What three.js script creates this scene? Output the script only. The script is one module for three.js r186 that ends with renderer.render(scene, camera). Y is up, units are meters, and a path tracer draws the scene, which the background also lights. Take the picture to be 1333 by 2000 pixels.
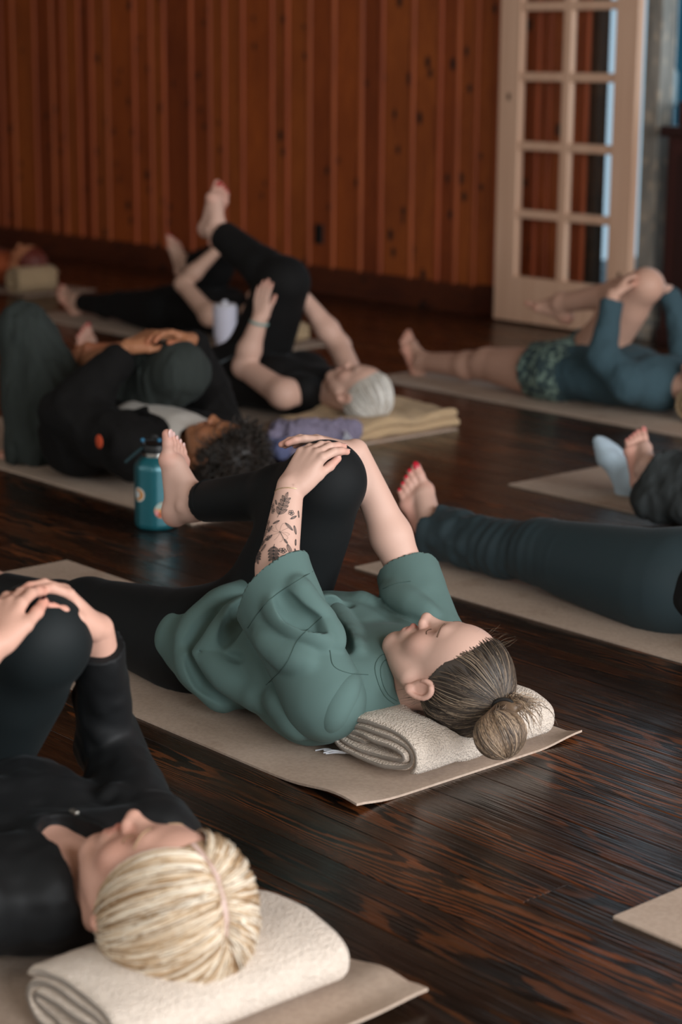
import * as THREE from 'three';
import { mergeGeometries, mergeVertices, toCreasedNormals } from 'three/addons/utils/BufferGeometryUtils.js';
import { RoundedBoxGeometry } from 'three/addons/geometries/RoundedBoxGeometry.js';
import { RectAreaLightUniformsLib } from 'three/addons/lights/RectAreaLightUniformsLib.js';

// ---------- camera, sky, window light, exposure ----------
const scene = new THREE.Scene();
const EYE = new THREE.Vector3(0, 1.327, 0);
const CR = new THREE.Vector3(0.66353905, 0.00779964, -0.74810099);
const CU = new THREE.Vector3(-0.17386702, 0.97417544, -0.14405721);
const CF = new THREE.Vector3(-0.72765802, -0.22565767, -0.64775954);
const FPX = 3823.67;
const camera = new THREE.PerspectiveCamera(2 * Math.atan(1000 / FPX) * 180 / Math.PI, 1333 / 2000, 0.1, 200);
camera.position.copy(EYE);
camera.quaternion.setFromRotationMatrix(new THREE.Matrix4().makeBasis(CR, CU, CF.clone().negate()));
camera.focus = 3.83;
camera.userData.fStop = 2.8;
camera.updateMatrixWorld(true);

scene.background = new THREE.Color(0.55, 0.78, 0.95);
RectAreaLightUniformsLib.init();
const renderer = new THREE.WebGLRenderer();
renderer.toneMapping = THREE.LinearToneMapping;
renderer.toneMappingExposure = 0.78;
renderer.shadowMap.enabled = true;

// the room: x runs along the mats (feet to heads), z across them; the panelled wall is at z = WALL
const WALL = -7.5, RIGHT = 2.6, FRONT = 2.6, LEFT = -13.2, TOP = 3.5;
// daylight: tall windows in the right wall and in the wall behind the photographer
const WINDOWS = [
  ['right', -5.6, 1.9], ['right', -3.0, 1.9], ['right', -0.4, 1.9],
  ['front', -9.5, 1.9], ['front', -6.0, 1.9], ['front', -2.5, 1.9], ['front', 0.6, 1.9],
];
const WIN_BOTTOM = 0.75, WIN_TOP = 2.95;
for (const [side, at, w] of WINDOWS) {
  const h = WIN_TOP - WIN_BOTTOM, y = (WIN_TOP + WIN_BOTTOM) / 2;
  const l = new THREE.RectAreaLight(side === 'right' ? new THREE.Color(0.96, 0.98, 1.0) : new THREE.Color(1.0, 0.94, 0.87), side === 'right' ? 19 : 3.2, w - 0.1, h - 0.1);
  l.name = 'window_daylight';
  if (side === 'right') { l.position.set(RIGHT - 0.02, y, at); l.lookAt(RIGHT - 1, y, at); }
  else { l.position.set(at, y, FRONT - 0.02); l.lookAt(at, y, FRONT - 1); }
  scene.add(l);
}
{ // daylight through the open doorway in the panelled wall
  const l = new THREE.RectAreaLight(new THREE.Color(0.75, 0.9, 1.0), 1.6, 1.7, 2.1);
  l.name = 'doorway_daylight';
  l.position.set(-5.4, 1.1, WALL - 0.3); l.lookAt(-5.4, 1.1, 0);
  scene.add(l);
}

// ---------- small helpers ----------
const V = (x, y, z) => new THREE.Vector3(x, y, z);
let seed = 12345;
const rnd = () => { seed = (seed * 1664525 + 1013904223) >>> 0; return seed / 4294967296; };
const rr = (a, b) => a + (b - a) * rnd();
const clamp = (x, a = 0, b = 1) => Math.min(b, Math.max(a, x));
const mix = (a, b, t) => a + (b - a) * t;
const sstep = (a, b, x) => { const t = clamp((x - a) / (b - a)); return t * t * (3 - 2 * t); };
// a photo pixel gives a direction; the point comes from the plane it lies in
const ray = (px, py) => CF.clone().addScaledVector(CR, (px - 666.5) / FPX).addScaledVector(CU, -(py - 1000) / FPX);
const atZ = (px, py, z) => { const d = ray(px, py); return EYE.clone().addScaledVector(d, (z - EYE.z) / d.z); };
const atY = (px, py, y) => { const d = ray(px, py); return EYE.clone().addScaledVector(d, (y - EYE.y) / d.y); };
const atX = (px, py, x) => { const d = ray(px, py); return EYE.clone().addScaledVector(d, (x - EYE.x) / d.x); };
function hash3(x, y, z) { let h = Math.imul(x, 374761393) ^ Math.imul(y, 668265263) ^ Math.imul(z, 1274126177); h = Math.imul(h ^ (h >>> 13), 1274126177); h ^= h >>> 16; return (h >>> 0) / 4294967296; }
function noise3(x, y, z) {
  const xi = Math.floor(x), yi = Math.floor(y), zi = Math.floor(z); let u = x - xi, v = y - yi, w = z - zi;
  u = u * u * u * (u * (u * 6 - 15) + 10); v = v * v * v * (v * (v * 6 - 15) + 10); w = w * w * w * (w * (w * 6 - 15) + 10);
  const a = mix(mix(hash3(xi, yi, zi), hash3(xi + 1, yi, zi), u), mix(hash3(xi, yi + 1, zi), hash3(xi + 1, yi + 1, zi), u), v);
  const b = mix(mix(hash3(xi, yi, zi + 1), hash3(xi + 1, yi, zi + 1), u), mix(hash3(xi, yi + 1, zi + 1), hash3(xi + 1, yi + 1, zi + 1), u), v);
  return mix(a, b, w) * 2 - 1;
}
const fbm = (x, y, z, o = 4) => { let s = 0, a = 0.5; for (let i = 0; i < o; i++) { s += a * noise3(x, y, z); x *= 2.03; y *= 2.03; z *= 2.03; a *= 0.5; } return s; };
const taken = {};
const numbered = (n) => { taken[n] = (taken[n] ?? -1) + 1; return taken[n] ? `${n}_${String(taken[n]).padStart(3, '0')}` : n; };
function thing(name, label, category, pos = V(0, 0, 0), group) {
  const g = new THREE.Group(); g.name = numbered(name); g.position.copy(pos); scene.add(g);
  g.userData = { label, category }; if (group) g.userData.group = group; return g;
}
function part(parent, name, geo, m, label) {   // geometry is given in world axes; it is moved into the thing's own
  let p = parent; const off = V(0, 0, 0); while (p && p !== scene) { off.add(p.position); p = p.parent; }
  geo.translate(-off.x, -off.y, -off.z);
  const o = new THREE.Mesh(geo, m); o.name = parent === scene ? numbered(name) : name; o.castShadow = o.receiveShadow = true; parent.add(o);
  if (label) o.userData.label = label; return o;
}
function structure(name, geo, m) { const o = part(scene, name, geo, m); o.userData.kind = 'structure'; return o; }
function box(x0, x1, y0, y1, z0, z1, r = 0) {
  const g = r ? new RoundedBoxGeometry(x1 - x0, y1 - y0, z1 - z0, 2, r) : new THREE.BoxGeometry(x1 - x0, y1 - y0, z1 - z0);
  return g.translate((x0 + x1) / 2, (y0 + y1) / 2, (z0 + z1) / 2);
}
function tube(points, r, seg = 24, sides = 6, closed = false) { return new THREE.TubeGeometry(new THREE.CatmullRomCurve3(points, closed), seg, r, sides, closed); }
const mat = (o) => new THREE.MeshStandardMaterial(o);
const lin = (r, g, b) => new THREE.Color().setRGB(r, g, b);
const S = (hex) => new THREE.Color(hex);
function dataTex(w, h, fn, srgb = true, repeat = true) {
  const d = new Uint8Array(w * h * 4), c = [0, 0, 0, 255];
  for (let j = 0; j < h; j++) for (let i = 0; i < w; i++) { c[3] = 255; fn(i / w, j / h, c); const k = (j * w + i) * 4; d[k] = clamp(c[0], 0, 255); d[k + 1] = clamp(c[1], 0, 255); d[k + 2] = clamp(c[2], 0, 255); d[k + 3] = c[3]; }
  const t = new THREE.DataTexture(d, w, h); t.magFilter = THREE.LinearFilter; t.minFilter = THREE.LinearMipmapLinearFilter; t.generateMipmaps = true;
  if (repeat) t.wrapS = t.wrapT = THREE.RepeatWrapping; if (srgb) t.colorSpace = THREE.SRGBColorSpace; t.needsUpdate = true; return t;
}
// periodic value noise on a texture (px, py cells across)
function pnoise(u, v, px, py, s) {
  const x = u * px, y = v * py, xi = Math.floor(x), yi = Math.floor(y); let a = x - xi, b = y - yi; a = a * a * (3 - 2 * a); b = b * b * (3 - 2 * b);
  const h = (i, j) => hash3(((i % px) + px) % px, ((j % py) + py) % py, s);
  return mix(mix(h(xi, yi), h(xi + 1, yi), a), mix(h(xi, yi + 1), h(xi + 1, yi + 1), a), b);
}
const pfbm = (u, v, px, py, s, o = 4) => { let t = 0, a = 0.5, n = 0; for (let i = 0; i < o; i++) { t += a * pnoise(u, v, px << i, py << i, s + i * 17); n += a; a *= 0.5; } return t / n; };

// ---------- distance fields and their surfaces ----------
const sub = (a, b) => [a.x - b.x, a.y - b.y, a.z - b.z];
function finish(p, o) { p.k = o.k ?? 0.02; p.col = o.col; p.sub = o.sub; p.only = o.only; p.clip = o.clip ? o.clip.map(([q, n]) => { const m = n.clone().normalize(); return [m.x, m.y, m.z, m.dot(q)]; }) : null; return p; }
function cap(a, b, ra, rb, o = {}) {
  const [dx, dy, dz] = sub(b, a), L2 = dx * dx + dy * dy + dz * dz || 1e-9, R = Math.max(ra, rb), ax = a.x, ay = a.y, az = a.z;
  return finish({ lo: [Math.min(a.x, b.x) - R, Math.min(a.y, b.y) - R, Math.min(a.z, b.z) - R], hi: [Math.max(a.x, b.x) + R, Math.max(a.y, b.y) + R, Math.max(a.z, b.z) + R],
    f(x, y, z) { const px = x - ax, py = y - ay, pz = z - az; let t = (px * dx + py * dy + pz * dz) / L2; t = t < 0 ? 0 : t > 1 ? 1 : t; const ex = px - dx * t, ey = py - dy * t, ez = pz - dz * t; return Math.sqrt(ex * ex + ey * ey + ez * ez) - ra - (rb - ra) * t; } }, o);
}
// ellipsoid: centre, three axes (X, Y, Z vectors), radii
function ell(c, ax, r, o = {}) {
  const [X, Y, Z] = ax, cx = c.x, cy = c.y, cz = c.z, i0 = 1 / r[0], i1 = 1 / r[1], i2 = 1 / r[2], ex = [0, 0, 0];
  [X, Y, Z].forEach((v, i) => { ex[0] += (v.x * r[i]) ** 2; ex[1] += (v.y * r[i]) ** 2; ex[2] += (v.z * r[i]) ** 2; }); for (let i = 0; i < 3; i++) ex[i] = Math.sqrt(ex[i]);
  return finish({ lo: [cx - ex[0], cy - ex[1], cz - ex[2]], hi: [cx + ex[0], cy + ex[1], cz + ex[2]],
    f(x, y, z) { x -= cx; y -= cy; z -= cz; const a = (x * X.x + y * X.y + z * X.z) * i0, b = (x * Y.x + y * Y.y + z * Y.z) * i1, e = (x * Z.x + y * Z.y + z * Z.z) * i2; const k0 = Math.sqrt(a * a + b * b + e * e); if (k0 < 1e-6) return -Math.min(r[0], r[1], r[2]); const A = a * i0, B = b * i1, E = e * i2; return k0 * (k0 - 1) / Math.sqrt(A * A + B * B + E * E); } }, o);
}
// elliptic bone: a capsule flattened along one axis (n), radii across the flat side ra, rb and thin ta, tb
function slab(a, b, n, ra, rb, ta, tb, o = {}) {
  const d = b.clone().sub(a), L = d.length() || 1e-6, y = d.clone().divideScalar(L), z = n.clone().addScaledVector(y, -n.dot(y)).normalize(), x = y.clone().cross(z), R = Math.max(ra, rb, ta, tb);
  return finish({ lo: [Math.min(a.x, b.x) - R, Math.min(a.y, b.y) - R, Math.min(a.z, b.z) - R], hi: [Math.max(a.x, b.x) + R, Math.max(a.y, b.y) + R, Math.max(a.z, b.z) + R],
    f(px, py, pz) { px -= a.x; py -= a.y; pz -= a.z; const v = px * y.x + py * y.y + pz * y.z; let t = v / L; t = t < 0 ? 0 : t > 1 ? 1 : t; const w = v - t * L, u = px * x.x + py * x.y + pz * x.z, q = px * z.x + py * z.y + pz * z.z, r0 = ra + (rb - ra) * t, r1 = ta + (tb - ta) * t, rm = Math.min(r0, r1); const A = u / r0, B = q / r1, C = w / rm; const k0 = Math.sqrt(A * A + B * B + C * C); if (k0 < 1e-6) return -rm; const k1 = Math.sqrt((A / r0) ** 2 + (B / r1) ** 2 + (C / rm) ** 2); return k0 * (k0 - 1) / k1; } }, o);
}
const evalP = (p, x, y, z) => { let d = p.f(x, y, z); if (p.clip) for (const c of p.clip) { const e = c[0] * x + c[1] * y + c[2] * z - c[3]; if (e > d) d = e; } return d; };
function field(list, x, y, z) {
  let d = 1e3;
  for (let i = 0; i < list.length; i++) {
    const p = list[i], e = evalP(p, x, y, z), k = p.k;
    if (p.sub) { const h = Math.max(k - Math.abs(d + e), 0) / k; d = Math.max(d, -e) + h * h * k * 0.25; }
    else { const h = Math.max(k - Math.abs(d - e), 0) / k; d = Math.min(d, e) - h * h * k * 0.25; }
  }
  return d;
}
function march(prims, cell, bounds, exclude, noise, out) {
  const B = 8, [lo, hi] = bounds, bs = B * cell, half = bs * 0.8661, nb = [0, 1, 2].map((i) => Math.max(1, Math.ceil((hi[i] - lo[i]) / bs)));
  const NX = nb[0] * B + 2, NY = nb[1] * B + 2, map = new Map(), vals = new Float32Array(729), amp = noise ? noise.amp : 0;
  const first = out.pos.length / 3, cells = [];
  const F = noise ? (l, x, y, z) => field(l, x, y, z) + noise.f(x, y, z) : field;
  for (let bz = 0; bz < nb[2]; bz++) for (let by = 0; by < nb[1]; by++) for (let bx = 0; bx < nb[0]; bx++) {
    const ox = lo[0] + bx * bs, oy = lo[1] + by * bs, oz = lo[2] + bz * bs, cx = ox + bs / 2, cy = oy + bs / 2, cz = oz + bs / 2;
    let list = [];
    for (const p of prims) {
      const m = half * 2 + 0.06;
      if (cx < p.lo[0] - m || cx > p.hi[0] + m || cy < p.lo[1] - m || cy > p.hi[1] + m || cz < p.lo[2] - m || cz > p.hi[2] + m) continue;
      if (p.f(cx, cy, cz) < half * 2.0 + p.k + 0.015) list.push(p);
    }
    if (!list.some((p) => !p.sub)) continue;
    if (Math.abs(field(list, cx, cy, cz)) > half * 1.4 + 0.010 + amp) continue;
    let any = 0;
    for (let k = 0, n = 0; k < 9; k++) for (let j = 0; j < 9; j++) for (let i = 0; i < 9; i++, n++) { const d = F(list, ox + i * cell, oy + j * cell, oz + k * cell); vals[n] = d; any |= d < 0 ? 1 : 2; }
    if (any !== 3) continue;
    for (let k = 0; k < 8; k++) for (let j = 0; j < 8; j++) for (let i = 0; i < 8; i++) {
      const n = i + 9 * j + 81 * k, v = [vals[n], vals[n + 1], vals[n + 9], vals[n + 10], vals[n + 81], vals[n + 82], vals[n + 90], vals[n + 91]];
      let m = 0; for (let q = 0; q < 8; q++) if (v[q] < 0) m |= 1 << q;
      if (m === 0 || m === 255) continue;
      const X = ox + i * cell, Y = oy + j * cell, Z = oz + k * cell;
      if (exclude.some((e) => X > e[0][0] + cell && X < e[1][0] - 2 * cell && Y > e[0][1] + cell && Y < e[1][1] - 2 * cell && Z > e[0][2] + cell && Z < e[1][2] - 2 * cell)) continue;
      let sx = 0, sy = 0, sz = 0, c = 0;
      for (let a = 0; a < 8; a++) for (let ax = 1; ax < 8; ax <<= 1) { if (a & ax) continue; const b = a | ax; if (((m >> a) & 1) === ((m >> b) & 1)) continue; const t = v[a] / (v[a] - v[b]); sx += (a & 1) + (ax === 1 ? t : 0); sy += ((a >> 1) & 1) + (ax === 2 ? t : 0); sz += ((a >> 2) & 1) + (ax === 4 ? t : 0); c++; }
      let x = X + sx / c * cell, y = Y + sy / c * cell, z = Z + sz / c * cell;
      const e = cell * 0.4; let gx = 0, gy = 0, gz = 0;
      for (let it = 0; it < 2; it++) {
        gx = F(list, x + e, y, z) - F(list, x - e, y, z); gy = F(list, x, y + e, z) - F(list, x, y - e, z); gz = F(list, x, y, z + e) - F(list, x, y, z - e);
        const gl = Math.hypot(gx, gy, gz) || 1; gx /= gl; gy /= gl; gz /= gl;
        if (it === 0) { let d = F(list, x, y, z) / Math.max(0.5, gl / (2 * e)); d = clamp(d, -cell * 0.5, cell * 0.5); x -= gx * d; y -= gy * d; z -= gz * d; }
      }
      let r = 0, g = 0, bl = 0, w = 0, dm = 1e9; const ds = [];
      for (const p of list) { if (p.sub || !p.col) { ds.push(1e9); continue; } const d = evalP(p, x, y, z); ds.push(d); if (d < dm) dm = d; }
      for (let q = 0; q < list.length; q++) { const p = list[q]; if (!p.col || ds[q] > dm + 0.03) continue; const ww = Math.exp(-(ds[q] - dm) / (p.only ?? 0.004)); r += p.col.r * ww; g += p.col.g * ww; bl += p.col.b * ww; w += ww; }
      if (!w) { r = g = bl = w = 1; }
      const gi = bx * B + i + 1, gj = by * B + j + 1, gk = bz * B + k + 1;
      map.set(gi + NX * (gj + NY * gk), first + cells.length / 4);
      cells.push(gi, gj, gk, (m & 1) | ((m & 2) ? 2 : 0) | ((m & 4) ? 4 : 0) | ((m & 16) ? 8 : 0));
      out.pos.push(x, y, z); out.nor.push(gx, gy, gz); out.col.push(r / w, g / w, bl / w);
    }
  }
  const at = (i, j, k) => map.get(i + NX * (j + NY * k));
  for (let q = 0; q < cells.length; q += 4) {
    const i = cells[q], j = cells[q + 1], k = cells[q + 2], m = cells[q + 3], s0 = m & 1, self = first + q / 4;
    const quad = (a, b, c, flip) => { if (a === undefined || b === undefined || c === undefined) return; if (flip) out.idx.push(self, a, b, self, b, c); else out.idx.push(self, b, a, self, c, b); };
    if (s0 !== ((m >> 1) & 1)) quad(at(i, j - 1, k), at(i, j - 1, k - 1), at(i, j, k - 1), s0);
    if (s0 !== ((m >> 2) & 1)) quad(at(i, j, k - 1), at(i - 1, j, k - 1), at(i - 1, j, k), s0);
    if (s0 !== ((m >> 3) & 1)) quad(at(i - 1, j, k), at(i - 1, j - 1, k), at(i, j - 1, k), s0);
  }
}
const FLAT = 0.0056;
// the surface of a list of shapes; fine: boxes [lo, hi, cell] meshed with smaller cells
function surface(prims, cell, { fine = [], noise, colour } = {}) {
  const lo = [1e9, 1e9, 1e9], hi = [-1e9, -1e9, -1e9], out = { pos: [], nor: [], col: [], idx: [] };
  for (const p of prims) if (!p.sub) for (let i = 0; i < 3; i++) { lo[i] = Math.min(lo[i], p.lo[i]); hi[i] = Math.max(hi[i], p.hi[i]); }
  for (let i = 0; i < 3; i++) { lo[i] -= 0.02; hi[i] += 0.02; }
  march(prims, cell, [lo, hi], fine, noise, out);
  for (const f of fine) march(prims, f[2], [f[0], f[1]], [], noise, out);
  for (let i = 1; i < out.pos.length; i += 3) if (out.pos[i] < FLAT) out.pos[i] = FLAT;   // soft bodies flatten where they lie on the mat
  const g = new THREE.BufferGeometry();
  g.setAttribute('position', new THREE.Float32BufferAttribute(out.pos, 3)); g.setAttribute('normal', new THREE.Float32BufferAttribute(out.nor, 3));
  if (colour) { const c = new THREE.Color(); for (let i = 0; i < out.pos.length; i += 3) { c.setRGB(out.col[i], out.col[i + 1], out.col[i + 2]); colour(out.pos[i], out.pos[i + 1], out.pos[i + 2], c); out.col[i] = c.r; out.col[i + 1] = c.g; out.col[i + 2] = c.b; } }
  g.setAttribute('color', new THREE.Float32BufferAttribute(out.col, 3)); g.setIndex(out.idx); return g;
}
// ---------- the room ----------
const M = {};
M.plaster = mat({ color: S('#b9ad9c'), roughness: 0.9 });
M.ceiling = mat({ color: S('#8a7a66'), roughness: 0.9 });
M.trimWhite = mat({ color: S('#cfc8bc'), roughness: 0.5 });
M.glass = new THREE.MeshPhysicalMaterial({ color: 0xffffff, transmission: 1, thickness: 0, roughness: 0.02, ior: 1.45 });
M.subfloor = mat({ color: S('#2a1c13'), roughness: 0.45 });

// floor planks: dark stained fir, flat-sawn grain, stain worn off in places
const floorTex = dataTex(2048, 1024, (u, v, c) => {
  const slot = Math.floor(v * 8), vv = v * 8 - slot, h = (k) => hash3(slot, k, 91);   // eight planks, 4 m long and 12 cm wide each
  const n1 = pfbm(u, v, 7, 8, 11, 3), n2 = pfbm(u, v, 10, 24, 15, 3), n3 = pfbm(u, v, 70, 160, 19, 2), fine = pnoise(u, v, 160, 1000, 5), streak = pnoise(u, v, 30, 420, 9);
  const q = vv - 0.2 - 0.6 * h(1) - 0.7 * (n1 - 0.5), dirn = h(2) < 0.5 ? -1 : 1;
  const ring = dirn * Math.round(8 + 10 * h(3)) * u + 13 * q * q + 3.2 * n2 + 0.5 * n3 + 8 * h(4), fr = ring - Math.floor(ring);
  const band = sstep(0.30, 0.38, fr) * (1 - sstep(0.62 + 0.2 * n3, 0.74 + 0.2 * n3, fr));                 // one band per year ring
  const wear = sstep(0.47, 0.60, pfbm(u, v, 8, 10, 77, 4) + 0.16 * (h(5) - 0.5));
  const rub = sstep(0.5, 0.72, pfbm(u, v, 12, 20, 131, 4)), patch = pfbm(u, v, 6, 9, 201, 3);
  let r = 27, g = 18.5, b = 13.5; const w0 = 0.35 + 0.65 * streak + 0.6 * (patch - 0.5);
  r += 20 * w0 + 8 * fine; g += 12.5 * w0 + 5.5 * fine; b += 7 * w0 + 4 * fine;
  const soft = band * (0.25 + 0.75 * fine) * 0.5 * (1 - wear); r = mix(r, 84, soft); g = mix(g, 54, soft); b = mix(b, 34, soft);
  const o = band * wear * (0.55 + 0.45 * fine); r = mix(r, 142, o); g = mix(g, 80, o); b = mix(b, 40, o);
  const dk = (1 - band) * wear * 0.45; r *= 1 - dk; g *= 1 - dk; b *= 1 - dk;
  r = mix(r, 88, rub * 0.30); g = mix(g, 66, rub * 0.30); b = mix(b, 46, rub * 0.30);
  if (pnoise(u, v, 220, 640, 33) > 0.95 && pfbm(u, v, 20, 12, 35, 2) > 0.56) { r = mix(r, 190, 0.5); g = mix(g, 165, 0.5); b = mix(b, 140, 0.5); }   // scuffs
  const e = Math.min(vv, 1 - vv); if (e < 0.012) { r *= 0.5; g *= 0.5; b *= 0.5; }
  c[0] = r; c[1] = g; c[2] = b;
});
const floorRough = dataTex(1024, 512, (u, v, c) => {
  let r = 0.30 + 0.22 * pfbm(u, v, 7, 9, 41, 4) + 0.10 * pnoise(u, v, 60, 256, 43) + 0.25 * sstep(0.62, 0.8, pfbm(u, v, 16, 12, 47, 3));
  c[0] = c[1] = c[2] = 255 * clamp(r, 0.15, 0.9);
}, false);
const floorBump = dataTex(1024, 1024, (u, v, c) => { c[0] = c[1] = c[2] = 255 * (0.5 * pnoise(u, v, 40, 512, 5) + 0.3 * pfbm(u, v, 6, 60, 11, 3) + 0.2 * pfbm(u, v, 10, 8, 23, 3)); }, false);
const floorMats = ['#e8e0d8', '#c4bcb4', '#a8a29c', '#dccbb8'].map((col) => { const m = mat({ map: floorTex, roughnessMap: floorRough, bumpMap: floorBump, bumpScale: 0.0009, roughness: 0.58, color: S(col) }); return m; });
structure('floor', box(LEFT - 0.2, RIGHT + 0.2, -0.25, -0.004, WALL - 0.2, FRONT + 0.2), M.subfloor);
const floorObj = scene.getObjectByName('floor');
{
  const W = 0.12; let row = 0;
  for (let z = -0.86; z > WALL; z -= W, row++) {
    const z1 = z, z0 = Math.max(WALL, z - W);
    // the stretch of this row that the photograph sees, and a little more
    const xa = Math.max(LEFT, (z0 < -1.2 ? 1.68 : 1.9) * z0 - 0.9), xb = Math.min(RIGHT, z1 * 0.60 + 0.9);
    let x = xa - rr(0, 1.5);
    while (x < xb) {
      const len = rr(1.6, 4.2), x0 = Math.max(LEFT, x), x1 = Math.min(RIGHT, x + len); x += len;
      if (x1 - x0 < 0.05 || x1 < xa || x0 > xb) continue;
      const g = new RoundedBoxGeometry(x1 - x0 - 0.0014, 0.02, z1 - z0 - 0.0014, 1, 0.0011); g.translate((x0 + x1) / 2, -0.010, (z0 + z1) / 2);
      const p = g.attributes.position, uv = g.attributes.uv, ou = rnd(), slot = Math.floor(rnd() * 8), fl = rnd() < 0.5;
      for (let i = 0; i < p.count; i++) { let t = (p.getZ(i) - z0) / W; if (fl) t = 1 - t; uv.setXY(i, p.getX(i) / 4 + ou, (slot + 0.02 + t * 0.96) / 8); }
      part(floorObj, 'floor_plank', g, floorMats[Math.floor(rnd() * 4)]);
    }
  }
}
structure('ceiling', box(LEFT - 0.2, RIGHT + 0.2, TOP, TOP + 0.2, WALL - 0.2, FRONT + 0.2), M.ceiling);

// outer walls with window openings
function openWall(name, span, at, holes, place) {   // boxes around the holes, all in one mesh
  const gs = []; let a = span[0];
  for (const [h0, h1] of [...holes].sort((p, q) => p[0] - q[0])) { gs.push(place(a, h0, 0, TOP)); gs.push(place(h0, h1, 0, WIN_BOTTOM)); gs.push(place(h0, h1, WIN_TOP, TOP)); a = h1; }
  gs.push(place(a, span[1], 0, TOP)); structure(name, mergeGeometries(gs), M.plaster);
}
const holesOf = (side) => WINDOWS.filter((w) => w[0] === side).map(([, c, w]) => [c - w / 2, c + w / 2]);
openWall('wall_right', [WALL - 0.2, FRONT + 0.2], 0, holesOf('right'), (a, b, y0, y1) => box(RIGHT, RIGHT + 0.2, y0, y1, a, b));
openWall('wall_front', [LEFT - 0.2, RIGHT], 0, holesOf('front'), (a, b, y0, y1) => box(a, b, y0, y1, FRONT, FRONT + 0.2));
structure('wall_left', box(LEFT - 0.2, LEFT, 0, TOP, WALL - 0.2, FRONT), mat({ color: S('#7a4420'), roughness: 0.6 }));
WINDOWS.forEach(([side, at, w], i) => {
  const f = 0.06, y0 = WIN_BOTTOM, y1 = WIN_TOP, B = (a, b, c, d, e = 0.05) => side === 'right' ? box(RIGHT + 0.09, RIGHT + 0.09 + e, c, d, a, b) : box(a, b, c, d, FRONT + 0.09, FRONT + 0.09 + e);
  const a = at - w / 2, b = at + w / 2, m = (y0 + y1) / 2;
  const fr = structure(`window_${i + 1}`, mergeGeometries([B(a, a + f, y0, y1), B(b - f, b, y0, y1), B(a + f, b - f, y0, y0 + f), B(a + f, b - f, y1 - f, y1), B(a + f, b - f, m - 0.025, m + 0.025)]), M.trimWhite);
  part(fr, 'pane', B(a + f, b - f, y0 + f, m - 0.025, 0.006), M.glass); part(fr, 'pane', B(a + f, b - f, m + 0.025, y1 - f, 0.006), M.glass);
});

// the panelled wall: knotty pine boards of mixed widths with a bead at each joint
const pineTex = dataTex(384, 1280, (u, v, c) => {            // 0.6 m wide, 2.4 m high
  const warp = 0.05 * (pfbm(u, v, 4, 4, 3, 2) - 0.5);
  let knot = 0, ringd = 0;
  for (let i = 0; i < 24; i++) {
    const kx = hash3(i, 1, 7), ky = hash3(i, 2, 7), kr = 0.012 + 0.013 * hash3(i, 3, 7);
    let dx = Math.abs(u - kx); dx = Math.min(dx, 1 - dx) * 0.6; let dy = Math.abs(v - ky); dy = Math.min(dy, 1 - dy) * 2.4;
    const d = Math.hypot(dx, dy * 0.62); knot = Math.max(knot, 1 - sstep(kr * 0.55, kr * 1.15, d)); ringd += Math.exp(-d / 0.035) * (hash3(i, 5, 7) - 0.3);
  }
  const n = pfbm(u + warp, v, 14, 3, 21, 3) + ringd * 0.2, fr = (n * 9) % 1, fine = pnoise(u, v, 200, 24, 31);
  const g0 = sstep(0.2, 0.9, fr) * 0.5 + fine * 0.35, blotch = pfbm(u, v, 3, 5, 51, 3);
  let r = 170 - 40 * g0 + 34 * (blotch - 0.5), g = 87 - 28 * g0 + 22 * (blotch - 0.5), b = 32 - 15 * g0 + 9 * (blotch - 0.5);
  r = mix(r, 38, knot * 0.9); g = mix(g, 20, knot * 0.9); b = mix(b, 13, knot * 0.9);
  c[0] = r; c[1] = g; c[2] = b;
});
const beadTex = dataTex(128, 512, (u, v, c) => { const f = pnoise(u, v, 60, 10, 61), n = pfbm(u, v, 6, 5, 63, 3); c[0] = 176 - 26 * f + 30 * (n - 0.5); c[1] = 96 - 20 * f + 22 * (n - 0.5); c[2] = 44 - 12 * f + 12 * (n - 0.5); });
const pineMats = ['#ffffff', '#e8d8cc', '#fff4ea', '#d4c0b2'].map((h) => mat({ map: pineTex, color: S(h), roughness: 0.62 }));
structure('wall_back', mergeGeometries([box(LEFT - 0.2, -6.605, 0, TOP, WALL - 0.09, WALL - 0.022), box(-4.0, RIGHT, 0, TOP, WALL - 0.09, WALL - 0.022), box(-6.605, -4.0, 2.75, TOP, WALL - 0.09, WALL - 0.022)]), mat({ color: S('#3a1d0e'), roughness: 0.8 }));
const wallBack = scene.getObjectByName('wall_back');
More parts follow.
